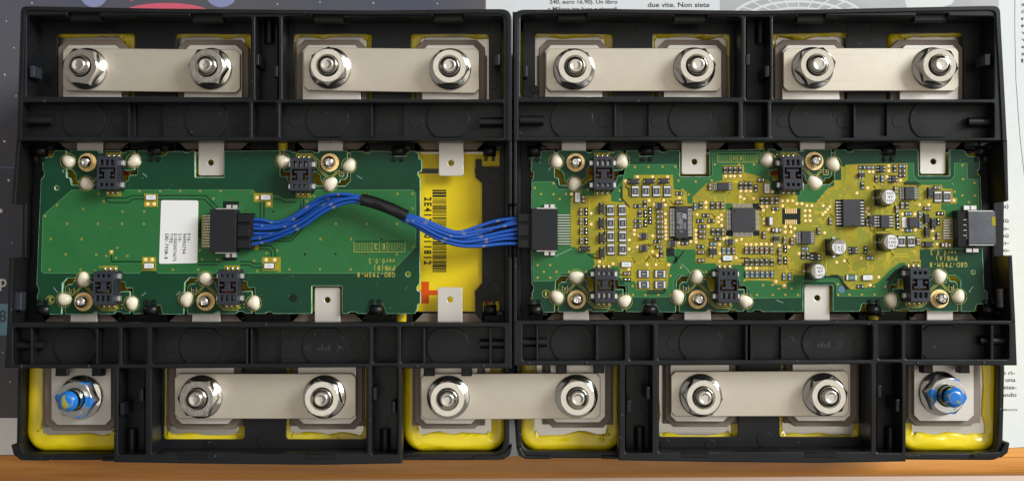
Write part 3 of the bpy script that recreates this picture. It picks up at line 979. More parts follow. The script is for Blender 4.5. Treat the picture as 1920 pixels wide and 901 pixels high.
for ci in range(8):
    xc = W(CELLX[ci], 745, ZC)[0]
    yc, hy, hx = (ytop + ybot) / 2, (ytop - ybot) / 2, 15.75
    cell = thing('battery_cell', (xc, yc, ZTAB + 1), CELL_LABEL[ci], 'battery cell', 'yellow battery cells in the black cases')
    # shrink film folded over the rim of the can
    prof = [(0, ZTAB + 1), (0, -14), (0, -9.5), (0.12, -8.0), (0.45, -7.0), (1.0, -6.45), (1.8, -6.2), (2.6, -6.25), (3.3, -6.36), (4.0, -6.48), (4.6, -6.62), (4.75, -6.72), (4.78, -7.1)]
    loops = []
    for d, z in prof:
        r = max(6.2 - d, 1.6)
        lp = densify(rrect(xc, yc, hx - d, hy - d, r), 4.0) if False else None
        pts = []
        base = rrect(0, 0, 1, 1, 0.4)
        ring = []
        for qx, qy, a0 in ((1, 1, 0), (-1, 1, 90), (-1, -1, 180), (1, -1, 270)):
            for k in range(9):
                a = math.radians(a0 + 90 * k / 8)
                ring.append((xc + qx * (hx - d - r) + r * math.cos(a), yc + qy * (hy - d - r) + r * math.sin(a)))
        # points along the straight sides
        full = []
        for i, p in enumerate(ring):
            q = ring[(i + 1) % len(ring)]
            full.append(p)
            if (i + 1) % 9 == 0:
                nk = 8 if (i // 9) in (0, 2) else 26
                for j in range(1, nk):
                    full.append((p[0] + (q[0] - p[0]) * j / nk, p[1] + (q[1] - p[1]) * j / nk))
        loops.append((full, z, d))
    mb = MB()
    n = len(loops[0][0])
    vs, fs = [], []
    for pts, z, d in loops:
        for k, (x, y) in enumerate(pts):
            w = 0.0
            if d > 0.3:
                w = 0.34 * math.sin(k * 0.55 + ci) + 0.42 * math.sin(k * 0.21 + 2 * ci) + 0.28 * math.sin(k * 1.3 + ci * d) + 0.3 * math.sin(k * 0.9 + 1.7 * d)
                w *= min(1, d / 2.5)
            dx, dy = x - xc, y - yc
            # wrinkled inner edge: push towards the centre line of the nearest side
            if abs(dy) > hy - 7:
                vs.append((x, y - math.copysign(w * 1.5, dy), z + 0.22 * w))
            else:
                vs.append((x - math.copysign(w * 0.9, dx), y, z + 0.18 * w))
    for j in range(len(loops) - 1):
        for k in range(n):
            a, b_ = j * n + k, j * n + (k + 1) % n
            fs.append((a, b_, b_ + n, a + n))
    mb.add(vs, fs, 0, True)
    mb.put('film_wrap', 'wrap_yellow', cell)
    put('lid', prism_mm([rrect(xc, yc, hx - 1.5, hy - 1.5, 4.5)], -7.05, -9, 'lid_metal', 0.3), cell)
    y0, y1 = W(945, 288, ZC)[1], W(945, 583, ZC)[1]
    lx = hx - 2.4
    lab = put('label', prism_mm([rrect(xc, (y0 + y1) / 2, lx, (y0 - y1) / 2, 0.6)], ZC + .05, -7.2, 'label_yellow', 0), cell)
    zl = ZC + 0.09
    mb = MB()
    flip = ci % 2 == 0
    for sx in (-1, 1):
        mx_, w = xc - 0.9 + (-8.2 if sx < 0 else 10.7), 3.9
        yp, ym = W(945, 548 if not flip else 324, zl)[1], W(945, 320.5 if not flip else 552, zl)[1]
        mb.box(mx_ - w, mx_ + w, yp - .75, yp + .75, zl - .03, zl, 0)
        mb.box(mx_ - 1.15, mx_ + 1.15, yp - 3.3, yp + 3.3, zl - .03, zl + .01, 0)
        mb.box(mx_ - w, mx_ + w, ym - .75, ym + .75, zl - .03, zl, 1)
    mb.put('printed_sign', ['print_red', 'label_dark'], lab, 'stuff')
    if ci == 3:
        mb = MB()
        yy = 355.5
        rb = random.Random(5)
        while yy < 508.5:
            h = rb.choice((1.1, 1.2, 1.4, 2.0, 3.0, 4.2))
            a, c = W(811, yy, zl), W(837, yy + h, zl)
            mb.poly([(a[0], c[1]), (c[0], c[1]), (c[0], a[1]), (a[0], a[1])], zl)
            yy += h + rb.choice((0.9, 1.0, 1.2, 1.8, 2.6))
        text(mb, '2E4120L011812', 802.3, 432.5, zl, 129, 13.0, -90, True, 0, 0.035)
        mb.put('barcode', 'print_black', lab, 'stuff')
    for ti, T in ((0, TOPT[ci]), (1, BOTT[ci])):
        fx, fy, i0, i1, p0, p1, t0, t1, long_ = T
        if ti == 0:
            iy0, iy1, py0, py1 = 74.5, 280.5, 84.5, 262
        else:
            iy0, iy1 = 587, (806.5, 804, 804, 803, 801, 799.5, 798.5, 798)[ci]
            py0, py1 = 606, (795.6, 794, 794, 793.5, 791, 789.5, 788.5, 788.5)[ci]
        ch = 15
        put('insulator', prism_mm([[W(x, y, -3.8) for x, y in [(i0 + ch, iy0), (i1 - ch, iy0), (i1, iy0 + ch), (i1, iy1 - ch), (i1 - ch, iy1), (i0 + ch, iy1), (i0, iy1 - ch), (i0, iy0 + ch)]]], -3.8, -6.6, 'insulator', 0.2), cell)
        # wide lower flange of the insulator
        put('insulator', prism_mm([[W(x, y, -5.2) for x, y in rect(i0 - 4, (iy0 + 30 if ti == 0 else 584), i1 + 4, (284 if ti == 0 else iy1 - 6))]], -5.2, -7.0, 'insulator', 0.15), cell)
        c2 = 11
        pl_ = [(p0 + c2, py0), (p1 - c2, py0), (p1, py0 + c2), (p1, py1 - c2), (p1 - c2, py1), (p0 + c2, py1), (p0, py1 - c2), (p0, py0 + c2)]
        zpl = -2.0
        put('terminal_plate', prism_mm([[W(x, y, zpl) for x, y in pl_]], zpl, -3.7, 'nickel_bright', 0.15), cell)
        zt = -0.88
        te = TABEND.get((ci, ti), 300 if ti == 0 else 570)
        if ti == 0:
            tp = [(t0, 240), (t1, 240), (t1, te), (t0, te)]
            rr = [0, 0, 5, 5]
        else:
            tp = [(t0, te), (t1, te), (t1, 628), (t0, 628)]
            rr = [5, 5, 0, 0]
        loops = [fillet(tp, rr, 4)]
        if (ci, ti) in TABHOLE:
            loops.append(circ(*TABHOLE[(ci, ti)], 5.4, 20))
        put('sense_tab', prism_mm([[W(x, y, zt) for x, y in lp] for lp in loops], zt, zt - 0.9, 'nickel_bright', 0.15), cell)
        # bent neck between plate and tab
        ya, yb = (245, 236) if ti == 0 else (622, 633)
        a0, a1 = W(t0, ya, zt), W(t1, yb, zt)
        mb = MB()
        mb.box(min(a0[0], a1[0]), max(a0[0], a1[0]), min(a0[1], a1[1]), max(a0[1], a1[1]), -3, zt - 0.02)
        mb.put('neck', 'nickel_bright', cell)
        # vent ball beside the tab
        sx = 68 if ci % 2 == 0 or ci == 1 else -56
        q = W((t0 + t1) / 2 + sx, 276 if ti == 0 else 596, -4)
        mb = MB()
        mb.lathe([(0.78 * math.cos(a), -4.6 + 0.78 * math.sin(a)) for a in np.linspace(-0.6, 1.5, 8)], *q, 16)
        mb.put('vent_plug', 'glossy_black', cell)
        # threaded stud
        blue = (ci, ti) in BLUE
        z0 = -2.0 if blue else 0.0
        top = 10.6 if blue else 8.3
        q = W(fx, fy, z0 + 0.6)
        ZSTUD[(ci, ti)] = (q, z0)
        prof = [(2.75, -3.7)]
        z = 3.0
        while z < top - 1.4:
            prof += [(2.95, z), (2.62, z + .4)]
            z += 0.8
        prof += [(2.9, top - 1.3), (2.7, top - 0.85), (2.1, top - 0.35), (1.9, top - .1), (1.75, top), (1.45, top - .02), (1.2, top - 0.18), (0.5, top - 0.22), (0.05, top - 0.2)]
        mb = MB()
        mb.lathe(prof, *q, 32)
        stud = mb.put('stud', 'stud_metal', cell)
        if blue:
            mb = MB()
            mb.lathe([(2.97, top - 1.28), (2.74, top - 0.8), (2.13, top - 0.28), (1.9, top - .02), (1.0, top + .05), (0.05, top + .06)], *q, 28)
            mb.put('paint_cap', 'paint_blue', stud, None, 'blue painted stud end')

    if ci in (2, 3, 6, 7):
        fx_ = {2: 529, 3: 752, 6: 1425, 7: 1640}[ci]
        y0_, y1_ = (262, 284) if ci in (2, 6) else (583, 606)
        a, c = W(fx_ - 11, y1_, -3.4), W(fx_ + 11, y0_, -3.4)
        mb = MB()
        mb.tube([((a[0] + c[0]) / 2, a[1], -4.6), ((a[0] + c[0]) / 2, c[1], -4.6)], 1.5, 14)
        mb.put('film_fold', 'wrap_yellow', cell)

# ------------------------------------------------------------------ bus bars
BARS = [
    ([(117.5, 90.2), (449.7, 93), (449.7, 174), (117.5, 170)], 'bare nickel bus bar at the upper left corner nearest the magazine'),
    ([(569, 89), (898, 92), (898, 175), (569, 169.5)], 'bare nickel bus bar in the upper row, just left of the case seam'),
    ([(1023.6, 90.4), (1353, 90.4), (1353, 171), (1023.6, 171)], 'tan stained nickel bus bar in the upper row, just right of the case seam'),
    ([(1468.8, 90.4), (1797.6, 90.4), (1797.6, 170.6), (1468.8, 170.6)], 'bare nickel bus bar at the upper right corner beside the newspaper'),
    ([(327, 699.7), (667, 699.7), (667, 784.5), (327, 784.2)], 'bare nickel bus bar in the lower row below the bare green board'),
    ([(789.3, 700), (1125.7, 698.7), (1125.7, 784), (789.3, 786)], 'nickel bus bar bridging the seam between the two black cases'),
    ([(1258.3, 695.8), (1592, 694.4), (1592, 779.6), (1258.3, 780)], 'scratched nickel bus bar in the lower row below the crowded board')]
for i, (p, lab) in enumerate(BARS):
    c = W(sum(q[0] for q in p) / 4, sum(q[1] for q in p) / 4, 0)
    ch = 8
    (x0, y0), (x1, y1), (x2, y2), (x3, y3) = p
    q = [(x0 + ch, y0), (x1 - ch, y1), (x1, y1 + ch), (x2, y2 - ch), (x2 - ch, y2), (x3 + ch, y3), (x3, y3 - ch), (x0, y0 + ch)]
    me = prism_mm([fillet([W(x, y, 0) for x, y in q], 0.5, 3)], 0, -1.85, 'nickel', 0.22, 2)
    o = put('bus_bar', me)
    me.transform(Matrix.Translation(-Vector((*c, -1.9)) * MM))
    o.location = Vector((*c, -1.9)) * MM
    prop(o, lab, 'bus bar', 'nickel bus bars bolted between the studs')

# ------------------------------------------------------------------ flange nuts


def hexnut(rflange, zf0=0.0, blue=False):
    """returns (hex mesh, flange mesh) in metres, origin at the seat"""
    AF = 5.0 if not blue else 5.1
    top = 6.1 if not blue else 6.6
    mb = MB()
    n = 48

    def rh(k):
        a = (360.0 * k / n) % 60 - 30
        return AF / math.cos(math.radians(a))
    rings = []
    rings.append([(min(rh(k), 9), 1.0) for k in range(n)])
    rings.append([(rh(k), top - max(0.0, rh(k) - AF * .985) * 0.75) for k in range(n)])
    rings.append([(AF * 0.975, top)] * n)
    rings.append([(3.42, top)] * n)
    rings.append([(3.1, top - 0.35)] * n)
    rings.append([(3.0, 1.5)] * n)
    vs, fs = [], []
    for rg in rings:
        vs += [(r * math.cos(2 * math.pi * k / n), r * math.sin(2 * math.pi * k / n), z) for k, (r, z) in enumerate(rg)]
    for j in range(len(rings) - 1):
        for k in range(n):
            a, b_ = j * n + k, j * n + (k + 1) % n
            fs.append((a, b_, b_ + n, a + n))
    mb.add(vs, fs, 0, False)
    h = mb.shared('hex', 'painted_metal' if blue else 'chrome')
    mb = MB()
    R = rflange
    mb.lathe([(R - .15, 0.0), (R, 0.12), (R + .02, 0.5), (R - 0.08, 0.74), (R - 0.3, 0.88), (R - 0.8, 1.08), (4.9, 1.55), (4.2, 1.8), (3.05, 1.85)], 0, 0, 56, cap1=False)
    f = mb.shared('flange', 'chrome')
    return h, f


HEX, FLA = hexnut(6.35)
HEXB, FLAB = hexnut(6.5, blue=True)
ROT = {(0, 0): -8, (1, 0): 0, (2, 0): -32, (3, 0): 0, (4, 0): -12, (5, 0): 3, (6, 0): 10, (7, 0): -10, (0, 1): -6, (1, 1): -2, (2, 1): -16, (3, 1): -20, (4, 1): -14, (5, 1): -5, (6, 1): 12, (7, 1): -8}
NUTLAB = {
    (0, 0): 'chrome flange nut on the upper left bus bar, end nearest the magazine corner', (1, 0): 'chrome flange nut on the upper left bus bar, end beside the first black pillar',
    (2, 0): 'chrome flange nut on the second upper bus bar, end beside the first black pillar', (3, 0): 'chrome flange nut on the second upper bus bar, end beside the case seam',
    (4, 0): 'chrome flange nut on the third upper bus bar, end beside the case seam', (5, 0): 'chrome flange nut on the third upper bus bar, stained end beside the second pillar',
    (6, 0): 'chrome flange nut on the upper right bus bar, end beside the second pillar', (7, 0): 'chrome flange nut on the upper right bus bar, end nearest the newspaper',
    (0, 1): 'steel flange nut daubed with blue and yellow paint, alone at the lower left corner', (1, 1): 'chrome flange nut on the lower left bus bar, end nearer the blue painted nut',
    (2, 1): 'chrome flange nut on the lower left bus bar, end beside the yellow corner', (3, 1): 'chrome flange nut on the bridging bus bar, left of the case seam',
    (4, 1): 'chrome flange nut on the bridging bus bar, right of the case seam', (5, 1): 'chrome flange nut on the lower right bus bar, end nearer the case seam',
    (6, 1): 'chrome flange nut on the lower right bus bar, end beside the scratches', (7, 1): 'steel flange nut daubed with blue paint, alone at the lower right corner by the newspaper'}
for key, (q, z0) in ZSTUD.items():
    blue = key in BLUE
    t = bpy.data.objects.new('flange_nut', HEXB if blue else HEX)
    COL.objects.link(t)
    t.location = Vector((*q, z0 + 0.02)) * MM
    t.rotation_euler = (0, 0, math.radians(ROT[key]))
    prop(t, NUTLAB[key], 'nut', 'flange nuts on the battery studs')
    f = bpy.data.objects.new('flange', FLAB if blue else FLA)
    COL.objects.link(f)
    f.parent = t

# ------------------------------------------------------------------ circuit boards
ZB = 0.8                                  # board top
A_MAIN = [(124.5, 282), (124.5, 332), (131.5, 333.5), (134, 346.6), (151, 347), (175, 346.6), (182.6, 343), (187, 338), (236, 340), (240.4, 338), (241.5, 330), (247, 328), (257, 327.7), (258, 315.5), (259, 282)]
A_ISL = [(131, 281.5), (181.5, 281.7), (187, 286.6), (193, 286), (197, 282), (223.7, 282), (228, 286.6), (234.8, 286.6), (239, 282), (252.5, 282.6), (252.5, 318.8), (234.8, 320), (228, 313), (186, 313), (184, 331), (181.5, 333), (174, 342), (151.6, 341.6), (148, 341.6), (143.2, 338.8), (141.6, 326.6), (136, 318.8), (130.5, 317.7)]
B_MAIN = [(525.4, 282.2), (525.4, 330), (538.7, 331), (539.8, 340), (544, 341), (587.6, 341), (594.8, 348.8), (607.5, 347.9), (630.8, 348.2), (647.5, 348.2), (656.4, 339.4), (656.9, 283.3)]
B_ISL = [(531.5, 282.2), (544.3, 282), (548.7, 286), (557, 286), (560.4, 282), (586.5, 282), (589.2, 286.4), (597.5, 286.4), (602, 282.2), (651.4, 282.4), (651.9, 331), (646.4, 337), (638, 336.6), (637.5, 342.7), (607.5, 342.7), (603, 341), (599.8, 328.8), (592, 322.2), (588.7, 322.2), (582, 316), (550, 316), (543.2, 322.2), (531, 322.2)]
C_MAIN = [(344.6, 588.8), (346.3, 530), (355.7, 520.5), (373.4, 521), (407.9, 521), (411, 525), (452, 525), (455.6, 527.2), (463.3, 527.7), (464.5, 538.8), (477.8, 538.8), (477.8, 587.7)]
C_ISL = [(350.7, 588.2), (351.3, 537.7), (356.8, 531.6), (365.7, 531.6), (366.8, 525), (373.4, 523.3), (399.5, 525.5), (405, 531), (405.6, 538.8), (410, 549), (452, 549), (455.6, 545.5), (473.3, 545), (472.8, 587), (460, 587), (454.5, 583.2), (446, 583.8), (442.3, 587.7), (415.6, 587.7), (412.3, 583.8), (406.7, 583.8), (400, 588.2)]
PAD0 = {'A': (163.8, 304.2), 'B': (618.4, 304.6), 'C': (385.7, 564.4)}
MAIN0 = {'A': A_MAIN, 'B': B_MAIN, 'C': C_MAIN}
ISL0 = {'A': A_ISL, 'B': B_ISL, 'C': C_ISL}
CONN0 = {'A': (49.3, 22.6), 'B': (-49.5, 25), 'C': (49.7, -26.6)}
GLUE0 = {'A': [(-36, -2), (87, -3), (-2, 40)], 'B': [(-88, -3), (36.3, 5.4), (0.8, 39.8)], 'C': [(-36.7, -4), (-0.7, -41.6), (90, 3.3)]}


def placed(kind, pts, pad, mirror=False):
    x0, y0 = PAD0[kind]
    sg = -1 if mirror else 1
    q = [(pad[0] + sg * (x - x0), pad[1] + (y - y0)) for x, y in pts]
    return q[::-1] if mirror else q


S = PSTEP
# ---- shared component meshes (local, metres)


def join(meshes, name):
    """several meshes (with their materials) -> one"""
    bm = bmesh.new()
    names = []
    for me in meshes:
        idx = []
        for m_ in me.materials:
            if m_.name not in names:
                names.append(m_.name)
            idx.append(names.index(m_.name))
        t = bmesh.new()
        t.from_mesh(me)
        for f in t.faces:
            f.material_index = idx[f.material_index]
        tmp = bpy.data.meshes.new('tmp')
        t.to_mesh(tmp)
        t.free()
        bm.from_mesh(tmp)
        bpy.data.meshes.remove(tmp)
    out = bpy.data.meshes.new(name)
    bm.to_mesh(out)
    bm.free()
    for n_ in names:
        out.materials.append(MATS[n_])
    return out


def socket_mesh():
    parts = []
    R_ = lambda x0, y0, x1, y1: [(x0 * S, y0 * S), (x1 * S, y0 * S), (x1 * S, y1 * S), (x0 * S, y1 * S)]
    cav = R_(-15.3, -9.6, 15.3, 10.5)
    parts.append(prism_mm([R_(-18.5, -31, 18.5, 31), cav], 2.6, 0.05, 'chip_black', 0.12))
    for sx in (-1, 1):
        for y in (-20, 21):
            a, b_ = sorted((sx * 18.4, sx * 22.5))
            parts.append(prism_mm([R_(a, y - 9, b_, y + 9)], 2.4, 0.05, 'chip_black', 0.1))
    holes = [cav]
    for x in (-9.4, 0, 9.4):
        holes.append(R_(x - 2.7, 19.2, x + 2.7, 24.6))
        holes.append(R_(x - 2.7, -24.0, x + 2.7, -14.0))
    parts.append(prism_mm([[(p[0], p[1]) for p in fillet(R_(-18.2, -31, 18.2, 30.5), 0.15)]] + holes, 6.6, 2.5, 'grey_plastic', 0.14))
    parts.append(prism_mm([R_(-5.2, -7.0, 5.2, 10.6)], 6.3, 3.0, 'grey_plastic', 0.1))
    parts.append(prism_mm([R_(-11.4, -7.0, 11.4, -2.3)], 6.28, 3.0, 'grey_plastic', 0.1))
    for sx in (-1, 1):
        a, b_ = sorted((sx * 8.6, sx * 15.5))
        parts.append(prism_mm([R_(a, 2.4, b_, 6.6)], 6.32, 3.0, 'grey_plastic', 0.1))
    me = join(parts, 'socket')
    me.transform(Matrix.Scale(MM, 4))
    return me


SOCK = socket_mesh()
mb = MB()
mb.lathe([(0.36, 0.0), (0.40, 0.25), (0.36, 0.5), (0.2, 0.66), (0.03, 0.7)], 0, 0, 12)
for i, v in enumerate(mb.v):
    mb.v[i] = (v[0], v[1] * 1.75, v[2])
PINM = mb.shared('pin', 'solder')
mb = MB()
mb.box(-0.4, 0.4, -0.75, 0.75, 0.3, 0.45, 0, 0.05)
CONTACT = mb.shared('contact', 'tin')
mb = MB()
mb.box(-0.55, 0.55, -0.75, 0.75, 0, 2.0, 0, 0.15)
TABM = mb.shared('solder_tab', 'tin')
mb = MB()
mb.lathe([(2.0 * math.cos(a), 1.55 * math.sin(a)) for a in np.linspace(0, 1.5, 10)], 0, 0, 28)
GLUE = []
for k in range(4):
    b2 = MB()
    ph_ = k * 1.7
    vs = []
    for x, y, z in mb.v:
        a = math.atan2(y, x)
        f_ = 1 + 0.075 * math.sin(2 * a + ph_) + 0.05 * math.sin(3 * a + 2 * ph_) + (0.16 * max(0, math.cos(a - ph_)) ** 14 if k % 2 else 0)
        vs.append((x * f_, y * f_ * (0.94 + 0.03 * k), z))
    b2.add(vs, mb.f, 0, True)
    GLUE.append(b2.shared('glue_dot', 'glue'))


def screw_mesh():
    mb = MB()
    mb.lathe([(1.88, 0.0), (1.9, 0.1), (1.88, 0.42)], 0, 0, 32, cap1=False)
    mb.lathe([(1.82, 0.4), (1.82, 1.7), (1.75, 2.2), (1.58, 2.6), (1.3, 2.9), (0.95, 3.05)], 0, 0, 32, cap1=False)
    me1 = mb.mesh('a', 'chrome')
    # crown with a cross recess
    n = 64
    vs, fs = [], []
    rr = (0.95, 0.72, 0.42, 0.2)
    for r in rr:
        for k in range(n):
            a = 2 * math.pi * k / n
            arm = abs(math.cos(2 * a)) ** 6
            x, y = r * math.cos(a), r * math.sin(a)
            near = min(abs(x), abs(y)) < 0.22
            z = 3.05 + (0.95 - r) * 0.12
            if r < 0.9 and near:
                z -= 0.7
            vs.append((x, y, z))
    for j in range(len(rr) - 1):
        for k in range(n):
            a, b_ = j * n + k, j * n + (k + 1) % n
            fs.append((a, b_, b_ + n, a + n))
    fs.append([(len(rr) - 1) * n + k for k in range(n)])
    mb = MB()
    mb.add(vs, fs, 0, False)
    me2 = mb.mesh('b', 'chrome')
    me = join([me1, me2], 'screw')
    for p in me.polygons:
        p.use_smooth = len(p.vertices) == 4 and p.center.z < 3.04
    me.transform(Matrix.Scale(MM, 4))
    return me


SCREW = screw_mesh()


def smd(kind):
    """vertical chip (long axis y): dark pad land, two end caps, body"""
    mb = MB()
    mats = ['mask_black', 'tin', 'chip_black', 'chip_brown', 'chip_blue', 'ceramic', 'solder', 'chip_print', 'chip_green', 'ceramic_grey']
    px = S

    def bx(x0, y0, x1, y1, z0, z1, m_, c=0.05):
        mb.box(x0 * px, x1 * px, y0 * px, y1 * px, z0, z1, m_, c)
    if kind in ('dark', 'brown', 'blue'):
        bx(-3.8, -7.4, 3.8, 7.4, -0.02, 0.06, 0, 0)
        body = {'dark': 2, 'brown': 3, 'blue': 4}[kind]
        h = 0.75 if kind == 'brown' else 0.5
        bx(-2.7, -2.9, 2.7, 2.9, 0.05, h - .03, body)
        for s_ in (-1, 1):
            a, b_ = sorted((s_ * 2.6, s_ * 5.3))
            bx(-2.6, a, 2.6, b_, 0.04, h, 1, 0.12)
            a, b_ = sorted((s_ * 5.2, s_ * 6.5))
            bx(-2.3, a, 2.3, b_, 0.04, 0.25, 6, 0.1)
        if kind == 'dark':
            bx(-2.0, -2.2, 2.0, 2.2, h - .05, h - .01, 2, 0)
    elif kind == 'ball':
        bx(-3.8, -7.4, 3.8, 7.4, -0.02, 0.06, 0, 0)
        for s_ in (-1, 1):
            mb.lathe([(0.42 * math.cos(a), 0.05 + 0.42 * math.sin(a)) for a in np.linspace(0, 1.45, 6)], 0, s_ * 3.4 * px, 14, 6)
    elif kind == 'big':
        bx(-7.7, -11.2, 7.7, 11.2, -0.02, 0.06, 0, 0)
        bx(-6.2, -9.9, 6.2, 9.9, 0.05, 0.62, 9, 0.08)
        for s_ in (-1, 1):
            a, b_ = sorted((s_ * 6.0, s_ * 8.6))
            bx(-6.3, a, 6.3, b_, 0.04, 0.68, 5, 0.05)
            a, b_ = sorted((s_ * 8.5, s_ * 10.2))
            bx(-6.6, a, 6.6, b_, 0.04, 0.5, 6, 0.12)
        bx(-5.0, -6.0, 5.0, 6.0, 0.5, 0.66, 2, 0.02)
    elif kind == 'diode':
        bx(-5, -11, 5, 11, -0.02, 0.06, 0, 0)
        bx(-4.6, -7.2, 4.6, 7.2, 0.1, 1.25, 2, 0.12)
        for s_ in (-1, 1):
            a, b_ = sorted((s_ * 7.1, s_ * 10.4))
            bx(-2.9, a, 2.9, b_, 0.03, 0.55, 6, 0.2)
    elif kind == 'fuse':
        bx(-5.6, -10, 5.6, 10, -0.02, 0.06, 0, 0)
        bx(-4.6, -8.8, 4.6, 8.8, 0.05, 0.75, 5, 0.06)
        for s_ in (-1, 1):
            a, b_ = sorted((s_ * 7.6, s_ * 9.3))
            bx(-4.7, a, 4.7, b_, 0.04, 0.6, 6, 0.1)
        for k in range(4):
            bx(-1.2 + 0.1 * (k % 2), -4.2 + k * 2.2, 1.4, -3.0 + k * 2.2, 0.7, 0.757, 7, 0)
    elif kind == 'cap':
        bx(-4.5, -10, 4.5, 10, -0.02, 0.06, 0, 0)
        bx(-3.8, -4, 3.8, 4, 0.05, 0.95, 3, 0.08)
        bx(-3.9, -1.2, 3.9, 2.2, 0.05, 0.98, 5, 0.05)
        for s_ in (-1, 1):
            a, b_ = sorted((s_ * 3.9, s_ * 9))
            bx(-3.8, a, 3.8, b_, 0.04, 0.9, 6, 0.2)
    elif kind == 'green':
        bx(-5.4, -11, 5.4, 11, -0.02, 0.06, 0, 0)
        bx(-4.7, -6.2, 4.7, 6.2, 0.05, 0.62, 8, 0.05)
        for s_ in (-1, 1):
            a, b_ = sorted((s_ * 6.1, s_ * 9.9))
            bx(-4.6, a, 4.6, b_, 0.04, 0.64, 5, 0.12)
    elif kind == 'tiny':
        bx(-2.4, -4, 2.4, 4, -0.02, 0.06, 0, 0)
        bx(-1.8, -3.2, 1.8, 3.2, 0.03, 0.4, 6, 0.1)
        bx(-1.85, -1.2, 1.85, 1.2, 0.03, 0.42, 2, 0.02)
    return mb.shared('chip', mats)


SMD = {k: smd(k) for k in ('dark', 'brown', 'blue', 'ball', 'big', 'diode', 'fuse', 'cap', 'green', 'tiny')}
SMDNAME = {'dark': 'chip_resistor', 'brown': 'chip_capacitor', 'blue': 'chip_resistor', 'ball': 'solder_bridge', 'big': 'power_resistor', 'diode': 'diode', 'fuse': 'fuse', 'cap': 'ceramic_capacitor', 'green': 'chip_resistor', 'tiny': 'thermistor'}


def icmesh(bw, bh, npin, pin, sides='lr', zh=1.4, pit=None, ends=False):
    """bw, bh body size px; pins of length pin px on the given sides"""
    mb = MB()
    hx, hy = bw * S / 2, bh * S / 2
    land = pin * S
    if sides == 'lr':
        mb.box(-hx - land - .08, hx + land + .08, -hy - .02, hy + .02, -0.02, 0.06, 0)
    elif sides == 'all':
        mb.box(-hx - .05, hx + .05, -hy - .05, hy + .05, -0.02, 0.05, 0)
    mb.box(-hx, hx, -hy, hy, 0.15, zh, 1, 0.12)
    lst = []
    for s_ in sides if sides != 'all' else 'lrtb':
        n_ = npin if isinstance(npin, int) else npin[s_]
        span = (hy if s_ in 'lr' else hx) * 2 * (0.92 if pit is None else 1)
        p_ = span / n_ if pit is None else pit * S
        for k in range(n_):
            c = (k - (n_ - 1) / 2) * p_
            w = min(p_ * 0.26, 0.3)
            for a, b_, z0, z1 in ((-.05, land * .45, 0.45, 0.62), (land * .42, land * .97, 0.04, 0.22)):
                if s_ in 'lr':
                    x0, x1 = (hx + a, hx + b_) if s_ == 'r' else (-hx - b_, -hx - a)
                    mb.box(x0, x1, c - w, c + w, z0, z1, 2, 0.04)
                else:
                    y0, y1 = (hy + a, hy + b_) if s_ == 't' else (-hy - b_, -hy - a)
                    mb.box(c - w, c + w, y0, y1, z0, z1, 2, 0.04)
    return mb.shared('microchip', ['mask_black', 'chip_black', 'solder'])


def fill(b, name, pts, mat_, dz, parent, holes=(), z=None, kind=None):
    return prism(name, [pts] + list(holes), ZB + dz, ZB - 0.3, mat_, parent, 0.0, ZB, kind)


